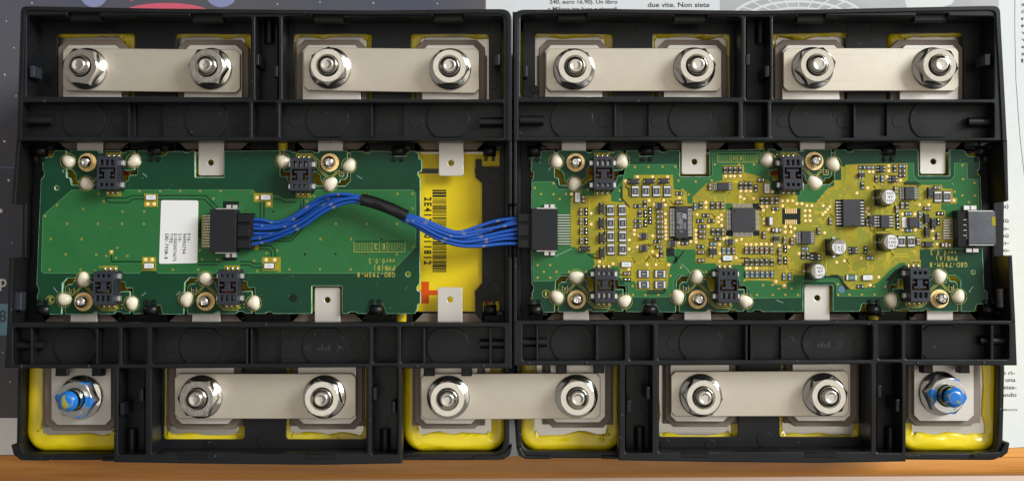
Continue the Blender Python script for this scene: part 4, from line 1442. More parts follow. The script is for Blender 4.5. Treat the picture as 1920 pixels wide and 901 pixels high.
def board(right):
    pads = [('A', (1079.4, 304.4), 0), ('B', (1526.7, 301.9), 0), ('C', (1081.3, 560.8), 0), ('C', (1308.2, 560.8), 0), ('C', (1761.6, 559.4), 1)] if right else \
           [('A', (163.8, 304.2), 0), ('B', (618.4, 304.6), 0), ('C', (156.6, 565.0), 0), ('C', (385.7, 564.4), 0)]
    M = [placed(k, MAIN0[k], p, mi) for k, p, mi in pads]
    base = W(1420 if right else 430, 435, -0.8)
    bd = thing('circuit_board', (*base, -0.8), 'green and olive circuit board crowded with chips, capacitors and gold dots on the right case' if right
               else 'nearly bare green circuit board with white sticker on the left case', 'circuit board', 'circuit boards screwed onto the cases')
    if right:
        out = [(997.2, 295.5), (1013.3, 295), (1015, 282.8)] + M[0] + [(1196, 281.8), (1199, 292.5), (1222.4, 292), (1224, 281.7), (1236, 281.7), (1240, 285), (1249, 285), (1252.4, 281.7), (1275.1, 281.7), (1275, 331), (1330.6, 331), (1330.6, 281.4)]
        out += M[1] + [(1586.4, 280.6), (1589.7, 284.4), (1597.5, 284.4), (1600.8, 280.5), (1650, 280.2), (1656, 289), (1676, 289), (1680, 280), (1721.7, 280), (1722.8, 329.4), (1781, 329.4), (1780.5, 280), (1807, 281), (1816, 292.8), (1837.1, 293.3), (1837.7, 318.3), (1833.2, 318.8), (1832.7, 326.6), (1838.2, 331),
                       (1840.4, 380), (1843, 480), (1845.7, 543.8), (1851.7, 545.8), (1851.7, 569.8), (1832, 570), (1827.7, 583.4)]
        out += M[4][::-1] + [(1652, 583.5), (1646, 569), (1617, 569), (1612, 583.5), (1562, 583.6), (1562, 534.4), (1506, 534.4), (1506, 584)] + [(1430, 584), (1424, 580.5), (1416, 580.5), (1411, 584.2)]
        out += M[3][::-1] + [(1236, 584.4), (1230, 571), (1207, 571), (1203, 584.6)] + M[2][::-1] + [(1019, 585), (1014, 568), (997.2, 567.7), (997.2, 547.7), (1000, 543), (1000, 536.6), (996.7, 531), (995.5, 480), (995.8, 380), (996.7, 337.7), (1000, 333), (1000, 323), (995.6, 321)]
        holes = [circ(1021.7, 351.3, 4.6, 16), circ(1825, 509.8, 3.6, 16)]
    else:
        out = [(80, 295.5), (98.3, 294), (102.2, 281.7)] + M[0] + [(275.8, 281.6), (280, 291), (307.8, 292), (315.8, 284), (342, 283), (346, 285.5), (354, 285.5), (358, 282.6), (365.7, 283), (365.7, 332), (419.7, 332), (419.7, 282.8), (499.6, 282.6)]
        out += M[1] + [(680.5, 283), (683.8, 286.8), (691.8, 287), (697, 283), (731.8, 283.4), (739.8, 292.4), (761.8, 292.4), (765.8, 284), (771, 282.6), (778, 283), (784.6, 288), (786, 298), (790.6, 299.5), (791.2, 316), (789.8, 321.5), (784, 322.5), (783.8, 328), (788, 334), (788.4, 430), (787.4, 480), (787.4, 530), (782, 537.5), (782.5, 544), (788.6, 545.8), (788.6, 567.8), (783.5, 570.5), (782.6, 579), (777.8, 587.7)]
        out += [(723.8, 587.7), (717.8, 569.8), (696, 569.8), (688, 587.7), (670, 587.7), (667, 584.5), (656, 584.5), (652, 587.6), (641, 587.6), (641, 535.8), (584.7, 535.8), (584.4, 587.7), (512, 587.7), (509, 584.5), (501, 584.6), (497, 587.6)]
        out += M[3][::-1] + [(304.1, 588.8), (300.8, 572), (280, 573), (273.7, 576.6), (269.2, 587.7)] + M[2][::-1] + [(90, 588.8), (86, 573), (69.4, 572), (69.4, 552), (72.2, 547.7), (72.2, 540), (68.3, 534), (72.5, 430), (76.7, 335.5), (81.6, 331), (82.8, 325.5), (81.6, 321), (79.5, 319)]
        holes = [circ(106.5, 352, 3.9, 16), circ(765.5, 513.6, 4.6, 18)]
    prism('substrate', [fillet(out, 1.6, 2)] + holes, ZB, ZB - 1.6, ['mask_dark', 'pcb_edge'], bd, 0.15)
    for k, p, mi in pads:
        prism('board_island', [fillet(placed(k, ISL0[k], p, mi), 1.6, 2)], ZB - .005, ZB - 1.6, ['mask_dark', 'pcb_edge'], bd, 0.15)
    return bd, pads


def dress(bd, pads, right):
    """screws, glue dots, sockets and pads of every island"""
    zz = ZB + 0.06
    silk = MB()
    vias = MB()
    for i, (k, p, mi) in enumerate(pads):
        sg = -1 if mi else 1
        # gold ring under the screw
        q = W(*p, ZB)
        g = put('ring_pad', prism_mm([[(q[0] + x, q[1] + y) for x, y in circ(0, 0, 2.74, 40)]], ZB + .05, ZB - .2, 'gold', 0), bd)
        mb = MB()
        for a in range(0, 360, 45):
            x, y = q[0] + 2.38 * math.cos(math.radians(a + 22)), q[1] + 2.38 * math.sin(math.radians(a + 22))
            mb.poly(circ(x, y, 0.11, 8), ZB + .08, 0)
        mb.put('drill_dots', 'mask_black', g)
        put_at('screw', SCREW, bd, q[0], q[1], ZB + 0.05, RND.uniform(0, 1.5))
        for j, (dx, dy) in enumerate(GLUE0[k]):
            gx, gy = p[0] + sg * dx, p[1] + dy
            c = W(gx, gy, ZB + .5)
            put_at('glue_dot', GLUE[(i + j) % 4], bd, c[0], c[1], ZB, RND.uniform(0, 6))
            ring = circ(*W(gx, gy, ZB), 2.3, 40)
            silk.strip(ring + ring[:2], 0.13, zz)
        # socket
        cx, cy = p[0] + sg * CONN0[k][0], p[1] + CONN0[k][1]
        c = W(cx, cy, ZB)
        rot = math.pi if k in 'AB' else 0
        so = put_at('socket', SOCK, bd, c[0], c[1], ZB, rot)
        for dx in (-9.4, 0, 9.4):
            for dy in (-34.5, 34.0):
                o = bpy.data.objects.new('pin', PINM)
                COL.objects.link(o)
                o.parent = so
                o.location = (dx * S * MM, dy * S * MM, 0)
            for dy in (-19, 21.8):
                o = bpy.data.objects.new('contact', CONTACT)
                COL.objects.link(o)
                o.parent = so
                o.location = (dx * S * MM, dy * S * MM, 3.2 * MM)
        for dx, dy in ((-21.4, -20), (21.4, -20), (-21.4, 21), (21.4, 21)):
            o = bpy.data.objects.new('solder_tab', TABM)
            COL.objects.link(o)
            o.parent = so
            o.location = (dx * S * MM, dy * S * MM, 1.2 * MM)
        for dy in (-35, 35):
            pt = rect(cx - 14.5, cy + dy - 5.5, cx + 14.5, cy + dy + 5.5)
            fill(bd, 'pin_pad', pt, 'olive_tone', 0.045, bd)
        # thermistor with its printed frame and twin traces
        if k in 'BC':
            s2 = 1 if k == 'C' else -1
            tx, ty = p[0] + sg * s2 * -22, p[1] + s2 * -19.3
            c = W(tx, ty, ZB)
            put_at('thermistor', SMD['tiny'], bd, c[0], c[1], ZB + .02)
            fr = [W(tx + a * 4.3, ty + b_ * 6.3, ZB) for a, b_ in ((-1, -1), (1, -1), (1, 1), (-1, 1), (-1, -1), (1, -1))]
            silk.strip(fr, 0.2, zz)
            for off in (0, 4.5):
                tr = [(3.3 + off, -26.5), (20 + off, -9.5 - off * .1), (20 + off, 3 - off * .3), (33.5 + off * .3, 16.5 - off * .6), (62, 16.5 - off)]
                silk.strip([W(p[0] + sg * s2 * a, p[1] + s2 * b_, ZB) for a, b_ in tr], 0.17, zz)
                tr = [(-18, -20 + off * .8), (-13 + off * .2, -20 + off * .8), (-6 - off * .3 + off * .6, -27 + off * .3), (-5.5 + off * .6, -32)]
                silk.strip([W(p[0] + sg * s2 * a, p[1] + s2 * b_, ZB) for a, b_ in tr], 0.17, zz)
    return silk, vias


def via(mb, px, py, r=0.34):
    c = W(px, py, ZB)
    mb.poly(circ(*c, r, 10), ZB + .07, 0)
    mb.poly(circ(*c, r * .5, 8), ZB + .085, 1)


def dot(mb, px, py, r=0.62):
    c = W(px, py, ZB)
    mb.poly(circ(c[0] + .06, c[1] - .06, r * 1.12, 14), ZB + .066, 1)  # dark disc set off to one side, a painted drop shadow
    mb.lathe([(r, ZB + .07), (r * .8, ZB + .13), (r * .3, ZB + .16)], *c, 14, 0)


# ------------------------------- the bare board on the left
bdL, padsL = board(False)
silk, vias = dress(bdL, padsL, False)
pour = [(134, 356), (474, 356), (480, 362), (480, 366.5), (520, 366.5), (531, 373), (580, 373), (594, 356), (773.7, 356), (779.7, 362), (779.7, 462), (731.8, 511.8), (480, 511.8), (460, 511.8), (456, 503), (410, 503), (405, 511.8), (297, 511.8), (291, 506), (267, 506), (261, 511.8), (232, 511.8), (226, 505), (190, 505), (182, 511.8), (82, 511.8), (77.5, 507.8), (80.5, 404)]
fill(bdL, 'copper_pour', pour, 'mask_green', 0.03, bdL)
edge = MB()
edge.strip([W(*q, ZB) for q in pour + pour[:1]], 0.12, ZB + .036)
edge.put('pour_edge', 'mask_edge', bdL)
gap = MB()
zg = ZB + .05
gaps = [[(199, 370), (199, 376), (205, 379.5), (241, 379.5), (250, 373), (272, 373)], [(199, 371), (238, 371), (247, 366.4), (386, 366.4), (412, 393)], [(272, 373.5), (383, 373.5), (404, 394)],
        [(209, 473), (209, 490), (272, 490)], [(209, 490), (272, 490)], [(512, 373), (527, 373.5), (533, 379), (555, 379)], [(568.5, 373), (568.5, 428), (545, 452), (480, 452)], [(563.5, 380), (563.5, 426), (543, 447), (480, 447)],
        [(488, 379), (488, 412)], [(495, 379), (495, 412)], [(484, 460.5), (508, 460.5), (516, 469), (516, 484)], [(484, 467), (504, 467), (509, 472), (509, 484)],
        [(371, 490), (414, 490), (420, 487)], [(371, 496), (408, 496)], [(450, 496.5), (468, 496.5), (475, 501), (495, 501)], [(450, 490), (470, 490), (476, 494), (495, 494)], [(369, 420), (376, 410), (376, 448), (369, 456)], [(368, 452), (378, 452)], [(368, 458), (378, 458)]]
for g_ in gaps:
    gap.strip([W(*q, ZB) for q in g_], 0.30, zg)
gap.poly([W(*q, ZB) for q in [(368, 425), (377, 413), (377, 446), (372, 446), (368, 438)]][::-1], zg)
gap.poly([W(*q, ZB) for q in rect(418, 377, 448, 392)][::-1], zg)
gap.poly([W(*q, ZB) for q in [(416, 482), (446, 482), (442, 489), (420, 489)]][::-1], zg)
gap.put('copper_gap', 'mask_black', bdL, 'stuff')
# pad patches and fuses
fz = [(283.3, 370, 'u', [(277, 382.5), (289, 382.5)]), (498.5, 370, 'l', [(482, 370.5), (504, 382)]), (279.8, 498, 'd', [(273, 486.5), (285.5, 486.5)]), (504.8, 498, 'd', [(499, 487), (515, 487)])]
dots = MB()
for x, y, o_, dd in fz:
    if o_ == 'l':
        fill(bdL, 'fuse_pad', [(476, 362), (511, 362), (511, 388), (498, 388), (498, 378), (476, 378)], 'olive_tone', 0.055, bdL)
    elif o_ == 'u':
        fill(bdL, 'fuse_pad', rect(270.5, 363, 296, 387.5), 'olive_tone', 0.055, bdL)
    else:
        fill(bdL, 'fuse_pad', rect(x - 13, 481.5, x + (12.5 if x < 300 else 21.5), 507), 'olive_tone', 0.055, bdL)
    c = W(x, y, ZB + .4)
    put_at('fuse', SMD['fuse'], bdL, c[0], c[1], ZB + .06, math.pi / 2)
    for q in dd:
        dot(dots, *q)
fill(bdL, 'pin_pad', rect(378, 403.5, 394, 464.5), 'olive_tone', 0.055, bdL)
fill(bdL, 'pin_pad', rect(476, 459, 485, 468), 'olive_tone', 0.055, bdL)
fill(bdL, 'pin_pad', rect(205, 468, 213, 477), 'olive_tone', 0.055, bdL)
dot(dots, 209, 472, .4)
dots.put('test_pads', ['gold', 'mask_black'], bdL, 'stuff')
# vias in loose rows
t = tile(0, 250, 2.502)
for q in [(655, 270), (752, 270), (846, 270), (940, 270), (1035, 270), (1130, 270), (1180, 277), (463, 283), (487, 318), (268, 336), (390, 354), (575, 366), (677, 366), (1002, 306), (1080, 306), (212, 388), (315, 424), (459, 424), (573, 424), (675, 424), (238, 495), (383, 495), (308, 567), (452, 567), (598, 574), (545, 583), (499, 574), (550, 536), (233, 638), (378, 638), (447, 645), (470, 626), (811, 638), (930, 638), (937, 548), (948, 590), (1020, 590), (1155, 360), (1192, 596), (1232, 596)]:
    via(vias, *t(*q))
t = tile(420, 350, 6.4)
for q in [(200, 54), (325, 72), (77, 145), (1080, 113), (997, 174), (588, 295), (770, 295), (268, 283), (1720, 84), (1533, 262), (1345, 444), (1712, 444), (1160, 626), (1526, 626), (972, 807), (1340, 807), (1708, 805), (640, 763), (512, 797), (1893, 626)]:
    via(vias, *t(*q))
t = tile(480, 250, 2.502)
for q in [(521, 283), (664, 283), (735, 283), (735, 352), (450, 352), (662, 424), (738, 530), (590, 494), (517, 566), (661, 566), (300, 637), (445, 637), (620, 637), (157, 637), (374, 566), (230, 566), (6, 645), (110, 645), (80, 366), (152, 366)]:
    via(vias, *t(*q))
for px, py in ((161, 290), (166, 290)):
    pass
t = tile(278, 500)
for q in [(1560, 630), (1617, 630), (1560, 688), (1617, 688)]:
    via(vias, *t(*q), .22)
    via(vias, t(*q)[0] - 229.1, t(*q)[1] + .6, .22)
vias.put('vias', ['silk_yellow', 'mask_black'], bdL, 'stuff')
# yellow board lettering (reads upside down)
zs = ZB + .075
text(silk, 'G8D-795M-8', 705, 514.6, zs, 72.5, 8.8, 180, True)
text(silk, 'PWB(B)', 720.5, 502.3, zs, 42, 8.8, 180, True)
text(silk, 'ver0.0.2', 715.8, 489.3, zs, 51, 8.8, 180, True)
bx0, bx1, by0, by1 = 664, 759.3, 452.2, 471.6
fr = [W(*q, ZB) for q in rect(bx0, by0, bx1, by1)]
silk.strip(fr + fr[:2], 0.16, zs)
for x in (697.5, 711.6, 725.8):
    silk.strip([W(x, by0, ZB), W(x, by1, ZB)], 0.15, zs)
for x0 in (669, 730):
    for i in range(6):
        for j in range(3):
            if (x0 == 730 and i == 4 and j == 2):
                continue
            silk.poly(circ(*W(x0 + i * 4.8, 457.2 + j * 4.7, ZB), 0.17, 7), zs)
text(silk, '2', 704.5, 462, zs, 6.5, 10, 180)
text(silk, 'E', 719, 462, zs, 5.5, 10, 180)
ring = circ(*W(94.5, 561.3, ZB), 1.22, 30)
silk.strip(ring + ring[:2], 0.13, zs)
text(silk, '2', 94.5, 561.3, zs, 7.5, 9, 180)
silk.put('silkscreen', 'silk_yellow', bdL, 'stuff')
mb = MB()
q = W(549.5, 558, ZB)
mb.poly(circ(*q, 1.25, 24), ZB + .05)
mb.put('ink_dot', 'mask_black', bdL)
# white sticker, its printed square code left out
st = prism('sticker', [fillet([(302, 375), (371.8, 375.5), (370, 493), (298, 494.3)], 4)], ZB + .18, ZB + .02, 'sticker', bdL, 0.03)
mb = MB()
zt = ZB + .2
for s_, x, y0, y1 in (('P/N:', 354, 437, 454.5), ('9499A794', 345.4, 437, 475.5), ('S/N:', 337.2, 437, 455), ('010000074675', 328.2, 437, 489.8), ('TYPE:', 320.8, 437, 460), ('G8D-795M-8', 312.2, 437, 485.5)):
    text(mb, s_, x, (y0 + y1) / 2, zt, y1 - y0, 6.2, -91, True, 0, 0.03)
mb.put('lettering', 'print_black', st)


SCR = {0: [(117, 322, 121, 318), (118, 318, 120, 324), (669, 329, 679, 335), (268, 325, 276, 332), (100, 538, 108, 548), (265, 554, 274, 548), (331, 553, 338, 546), (560, 402, 561, 404), (300, 300, 302, 301), (725, 420, 727, 419)],
       1: [(1028, 319, 1034, 313), (1278, 494, 1294, 510), (1603, 347, 1606, 331), (1816, 547, 1824, 537), (1786, 343, 1787, 347), (1012, 306, 1013, 305), (1042, 480, 1072, 466), (1800, 300, 1801, 301), (1568, 296, 1570, 297), (1455, 562, 1468, 567)]}


def scratches(bd, k):
    mb = MB()
    for x0, y0, x1, y1 in SCR[k]:
        pts = [W(x0 + (x1 - x0) * t_ + RND.uniform(-.4, .4), y0 + (y1 - y0) * t_ + RND.uniform(-.4, .4), ZB) for t_ in (0, .33, .66, 1)]
        mb.strip(pts, 0.16, ZB + .09)
    for _ in range(70):
        x, y = (RND.uniform(90, 775), RND.uniform(290, 580)) if k == 0 else (RND.uniform(1005, 1835), RND.uniform(290, 580))
        mb.poly(circ(*W(x, y, ZB), RND.uniform(.05, .13), 6), ZB + .092)
    mb.put('dust_and_scratches', 'lint', bd, 'stuff')


scratches(bdL, 0)


def header(bd, x0, x1, y0, y1, ztop, pins_left, npin, side):
    """surface-mount connector housing: px at its top face"""
    a, b_ = W(x0, y1, ztop), W(x1, y0, ztop)
    mb = MB()
    mb.box(a[0], b_[0], a[1], b_[1], ZB + .3, ztop, 0, 0.15)
    hd = mb.put('connector', 'connector_black', bd)
    mb = MB()
    for yy, sy in ((b_[1], 1), (a[1], -1)):
        for xx0, xx1 in ((0.5, .68), (0.74, .92)):
            X0, X1 = a[0] + (b_[0] - a[0]) * xx0, a[0] + (b_[0] - a[0]) * xx1
            Y = sorted((yy + sy * .3, yy + sy * 1.5))
            mb.box(X0, X1, Y[0], Y[1], ZB + .05, ZB + 1.2, 0, .1)
        Y = sorted((yy - sy * .05, yy + sy * .35))
        mb.box(a[0] + (b_[0] - a[0]) * .2, b_[0] - .2, Y[0], Y[1], ZB + .3, ztop - .8, 0, .08)
    mb.put('bracket', 'tin', hd)
    n_ = npin
    px0, px1 = pins_left
    for k in range(n_):
        yy = b_[1] - 1.7 - (b_[1] - a[1] - 3.6) * k / (n_ - 1)
        q0, q1 = W(px0, 430, ZB)[0], W(px1, 430, ZB)[0]
        mb = MB()
        mb.box(q0, q1, yy - .17, yy + .17, ZB + .12, ZB + .42, 0, .06)
        mb.put('pin', 'solder', hd)
    return hd


header(bdL, 392.3, 443, 392, 472.7, 6.0, (380.5, 402), 12, -1)

# ------------------------------- the crowded board on the right
bdR, padsR = board(True)
silk, vias = dress(bdR, padsR, True)
tC, tD = tile(950, 250, 2.502), tile(1420, 250, 2.502)
T = {(c, r): tile(995 + 213 * c, 280 + 100 * r) for c in range(4) for r in range(3)}
G1 = PL(tC, [(125, 228), (222, 226), (240, 262), (300, 262), (385, 265), (490, 285), (545, 222), (560, 148), (798, 145), (806, 195), (822, 212), (945, 212), (966, 195), (962, 90), (1186, 88)]) + [(1435, 290), (1445, 345), (1442, 364), (1500, 367), (1503, 349), (1564, 349), (1564, 338), (1584.7, 337.7), (1600, 309), (1712.7, 306), (1713.7, 329), (1721, 338), (1782, 338), (1789.5, 330), (1789.5, 306), (1813.2, 306), (1814, 336), (1833.5, 336), (1836, 400), (1840, 440), (1842, 466), (1724, 466.6), (1724, 489), (1700, 492), (1662, 528.5), (1663, 554.8), (1594, 554.8), (1569.5, 555), (1568, 532), (1563, 527), (1507, 527), (1501, 533), (1501, 557), (1421, 558.5), (1410, 558), (1404, 540), (1390, 531), (1386, 521), (1340, 512), (1290, 512), (1272, 516), (1263.5, 526), (1264, 556), (1178, 556.5), (1178, 536), (1162, 520), (1106, 512), (1052, 512), (1036, 526.3), (1001, 526.5), (999.5, 500), (999, 345)]
fill(bdR, 'copper_pour', G1, 'mask_green', 0.03, bdR)
edge = MB()
edge.strip([W(*q, ZB) for q in G1 + G1[:1]], 0.12, ZB + .036)
edge.put('pour_edge', 'mask_edge', bdR)
# olive area with the parts
Y1 = PL(tC, [(300, 345), (300, 310), (322, 272), (350, 270), (350, 292), (410, 292), (410, 285), (490, 290), (490, 318), (545, 325), (545, 215), (595, 213), (597, 195), (780, 194), (783, 262), (845, 270), (848, 330), (872, 330), (872, 298), (940, 232), (1012, 222), (1012, 150), (1112, 148), (1114, 183), (1165, 195)]) + [(1445, 340), (1445, 352), (1446, 364), (1495, 366), (1495, 378), (1530, 380), (1552, 353), (1564, 349), (1563.6, 338), (1584.7, 337.7), (1584.7, 308.9), (1603, 307.7), (1700.6, 306), (1701.7, 335.5), (1694, 344.4), (1720.6, 346.6), (1766, 346.6), (1767, 353), (1786, 354), (1786.6, 370), (1794, 370.5), (1794, 381.5), (1764, 381.7), (1765, 394), (1772.4, 394.4), (1772.7, 406.6), (1786, 407.7), (1787, 448.8), (1784, 465.5), (1724, 466.6), (1724, 489), (1695, 492), (1680, 493), (1646, 529), (1614, 542), (1594, 542), (1581, 529), (1581, 517), (1572, 516), (1486.5, 515.5), (1486, 527.7), (1475.4, 527.7), (1475.4, 540.5), (1466, 540.5), (1465.4, 533.3), (1451, 533.3), (1448.7, 526.6), (1396, 525), (1395.6, 497), (1389, 490), (1373.4, 490), (1373, 498), (1343, 498), (1342, 493), (1304, 493), (1304, 468), (1262, 466), (1250, 466), (1250, 491), (1260, 494), (1256, 502), (1250, 543), (1193, 543), (1191, 527), (1168, 527), (1166, 512), (1158, 499), (1116, 499), (1112, 480), (1118, 475), (1084, 471.5), (1080, 463), (1070, 462)]
O1 = fillet(Y1, 1.0, 2)
fill(bdR, 'olive_area', O1, 'olive_tone', 0.05, bdR)
lime = [(1486, 398), (1500, 382), (1532, 383), (1556, 358), (1577, 352), (1577, 312), (1584, 312), (1584, 356), (1606, 356), (1606, 318), (1622, 318), (1622, 360), (1700, 348), (1735, 352), (1735, 395), (1760, 400), (1760, 460), (1718, 464), (1716, 486), (1690, 490), (1645, 522), (1610, 536), (1592, 534), (1577, 514), (1500, 512), (1480, 470), (1520, 440), (1486, 430)]
fill(bdR, 'olive_area', fillet(lime, 2, 2), 'lime_tone', 0.054, bdR)
for q in (rect(1577, 425, 1607, 457), rect(1100, 392, 1122, 432), [(1330, 352), (1350, 352), (1365, 362), (1365, 378), (1330, 378)], rect(1300, 372, 1318, 392), rect(1316, 440, 1332, 456)):
    fill(bdR, 'olive_patch', q, 'olive_tone' if q[0][0] > 1500 else 'lime_tone', 0.057, bdR)
# lands that stay green or dark inside the olive area
for q in (rect(1261, 403, 1299, 452),):
    fill(bdR, 'chip_land', q, 'mask_black', 0.06, bdR)
for q, m_ in ((rect(1360, 381, 1372, 393), 'mask_green'), (rect(1361, 431, 1374, 443), 'mask_black'), (rect(1410, 381, 1423, 393), 'mask_black'), (rect(1412, 432, 1424, 442), 'mask_black'), (rect(1466.5, 390.5, 1501, 420), 'mask_black'), (rect(1249, 464.5, 1264, 480), 'mask_black'), (rect(1270.5, 467, 1303, 480), 'mask_green')):
    fill(bdR, 'bare_patch', q, m_, 0.065, bdR)
fill(bdR, 'bare_patch', PL(tD, [(600, 690), (645, 640), (690, 615), (690, 632), (655, 655), (625, 690)]), 'mask_black', 0.066, bdR)
fill(bdR, 'bare_patch', PL(T[2, 2], [(1290, 340), (1360, 328), (1440, 420), (1450, 440), (1560, 560), (1470, 560), (1440, 500), (1360, 370), (1290, 366)]), 'mask_black', 0.066, bdR)


def inside(p, poly):
    x, y = p
    r_ = False
    for i in range(len(poly)):
        (x0, y0), (x1, y1) = poly[i - 1], poly[i]
        if (y0 > y) != (y1 > y) and x < (x1 - x0) * (y - y0) / (y1 - y0) + x0:
            r_ = not r_
    return r_


tr = MB()
rt = random.Random(11)
cnt = 0
while cnt < 330:
    x, y = rt.uniform(1068, 1790), rt.uniform(330, 540)
    if not inside((x, y), Y1):
        continue
    dirs = [(1, 0), (0.7, 0.7), (0, 1), (-0.7, 0.7), (-1, 0), (-0.7, -0.7), (0, -1), (0.7, -0.7)]
    d = rt.randrange(8)
    nb = rt.choice((1, 2, 3, 4))
    path = [(x, y)]
    for sgm in range(rt.choice((2, 3, 3))):
        ln = rt.uniform(8, 30) * (0.5 if d % 2 else 1)
        x, y = x + dirs[d][0] * ln, y + dirs[d][1] * ln
        path.append((x, y))
        d = (d + rt.choice((-1, 1))) % 8
    for k in range(nb):
        off = [(a + k * 3.1 * (0.72 if k else 0), b_ + k * 3.1) for a, b_ in path]
        if all(inside(q, Y1) for q in off):
            tr.strip([W(*q, ZB) for q in off], 0.24, ZB + .0595)
            tr.strip([W(q[0] + 0.4, q[1] + 1.6, ZB) for q in off], 0.14, ZB + .0585, 1)
            cnt += 1
tr.put('traces', ['mask_trace', 'mask_groove'], bdR, 'stuff')
# dark grooves beside the green pours
gp = MB()
for g_ in ([(1164.5, 349), (1165, 371), (1181, 389)], [(1172, 349), (1179, 355), (1179, 368)], [(1694, 342), (1719, 342), (1726, 347)], [(1694, 345.5), (1717, 345.5), (1723, 350)], [(1249, 476), (1262, 476), (1268, 484), (1268, 492)], [(1262, 492), (1270, 480)], [(1264, 494), (1282, 470)], [(1213, 544.5), (1242, 544.5), (1248, 541)], [(1211, 549), (1243, 549), (1250, 543)], [(1556, 356 + 160), (1572, 516)], [(1102, 476), (1117, 484), (1122, 484)],
           [(1391, 492), (1394, 497)], [(1545, 519), (1564, 519)]):
    gp.strip([W(*q, ZB) for q in g_], 0.42, ZB + .07)
gp.put('copper_gap', 'mask_black', bdR, 'stuff')

CH = []  # (tile, x, y, kind, orientation)


def add(tl, kind, o_, *pts):
    for q in pts:
        CH.append((*tl(*q), kind, o_))


a = T[0, 0]
add(a, 'fuse', 'v', (790, 810)); add(a, 'brown', 'v', (890, 838)); add(a, 'diode', 'h', (1740, 540)); add(a, 'big', 'v', (1765, 708))
a = T[1, 0]
add(a, 'diode', 'h', (85, 535), (330, 532)); add(a, 'big', 'v', (25, 705), (205, 705), (388, 705))
add(a, 'dark', 'v', (1365, 350), (1450, 350), (1535, 350), (1620, 350), (1630, 610), (1715, 610), (1797, 610), (1885, 655)); add(a, 'brown', 'v', (1110, 630)); add(a, 'dark', 'h', (590, 745)); add(a, 'brown', 'h', (590, 893))
a = T[2, 0]
add(a, 'brown', 'h', (55, 515)); add(a, 'fuse', 'v', (150, 660)); add(a, 'dark', 'v', (68, 865), (152, 865), (320, 865), (1770, 612)); add(a, 'brown', 'v', (237, 865)); add(a, 'dark', 'h', (1765, 305)); add(a, 'blue', 'h', (1908, 305))
a = T[3, 0]
add(a, 'dark', 'v', (395, 322), (85, 495)); add(a, 'blue', 'v', (185, 495)); add(a, 'blue', 'h', (520, 285)); add(a, 'dark', 'h', (520, 362), (522, 440)); add(a, 'brown', 'v', (407, 685)); add(a, 'brown', 'h', (1110, 645)); add(a, 'diode', 'v', (985, 735)); add(a, 'big', 'v', (1120, 798), (1275, 798))
a = T[0, 1]
add(a, 'brown', 'v', (850, 152), (850, 315), (855, 475), (855, 640)); add(a, 'ball', 'v', (935, 150), (935, 315), (937, 477), (940, 640)); add(a, 'diode', 'v', (1195, 97), (1197, 345), (1200, 597), (1203, 845))
add(a, 'big', 'v', (1345, 125), (1545, 125), (1348, 345), (1550, 345), (1350, 565), (1553, 565), (1353, 785), (1556, 785)); add(a, 'diode', 'h', (910, 775)); add(a, 'dark', 'h', (1805, 57), (1808, 310), (1810, 395)); add(a, 'dark', 'v', (1845, 182))
a = T[1, 1]
add(a, 'ball', 'v', (95, 135), (97, 295)); add(a, 'ball', 'v', (18, 185), (18, 345)); add(a, 'dark', 'v', (12, 20)); add(a, 'brown', 'h', (265, 150), (267, 235), (268, 320), (270, 405), (272, 490), (275, 572)); add(a, 'dark', 'h', (220, 655)); add(a, 'brown', 'h', (255, 740)); add(a, 'dark', 'v', (290, 860))
add(a, 'blue', 'v', (860, 68)); add(a, 'dark', 'v', (955, 45), (1150, 45)); add(a, 'brown', 'v', (1237, 45), (1322, 45)); add(a, 'dark', 'h', (1040, 213), (947, 305), (1132, 305), (975, 400)); add(a, 'brown', 'h', (980, 487), (980, 572)); add(a, 'dark', 'v', (1160, 490), (1243, 490)); add(a, 'brown', 'v', (1332, 490))
add(a, 'dark', 'h', (1240, 610), (685, 685), (955, 740)); add(a, 'blue', 'h', (1165, 695)); add(a, 'brown', 'h', (960, 832)); add(a, 'blue', 'v', (1340, 808), (1425, 808)); add(a, 'brown', 'v', (1510, 808), (1720, 802), (1805, 802), (1890, 802))
a = T[2, 1]
add(a, 'dark', 'h', (295, 100)); add(a, 'cap', 'h', (315, 460)); add(a, 'brown', 'v', (105, 540), (575, 648), (1225, 310), (1850, 330), (62, 802), (146, 802), (231, 802)); add(a, 'brown', 'v', (455, 628), (370, 822)); add(a, 'ball', 'v', (460, 778)); add(a, 'brown', 'v', (1030, 475)); add(a, 'blue', 'h', (800, 775)); add(a, 'ball', 'v', (1822, 800)); add(a, 'dark', 'v', (850, 890), (765, 890)); add(a, 'diode', 'v', (1905, 300))
a = T[3, 1]
add(a, 'brown', 'v', (430, 107), (515, 42), (785, 655), (1125, 560)); add(a, 'dark', 'v', (600, 42)); add(a, 'ball', 'v', (437, 250), (441, 388), (1130, 318)); add(a, 'blue', 'h', (625, 185), (637, 465)); add(a, 'brown', 'h', (942, 95)); add(a, 'ball', 'h', (1160, 183)); add(a, 'diode', 'v', (925, 268), (937, 490), (1038, 350)); add(a, 'diode', 'h', (955, 700)); add(a, 'big', 'v', (505, 652), (668, 652)); add(a, 'cap', 'h', (1258, 710))
a = tile(1634, 380)
CH.append((1725.3, 402.5, 'blue', 'v')); CH.append((1726, 421, 'blue', 'v'))
a = T[1, 2]
add(a, 'brown', 'h', (962, 70)); add(a, 'fuse', 'h', (1405, 32)); add(a, 'big', 'h', (268, 297), (270, 480), (-10, 297), (-8, 480)); add(a, 'dark', 'v', (1728, 102), (1813, 102), (1897, 102)); add(a, 'blue', 'v', (1732, 307), (1820, 307), (1903, 307))
a = T[2, 2]
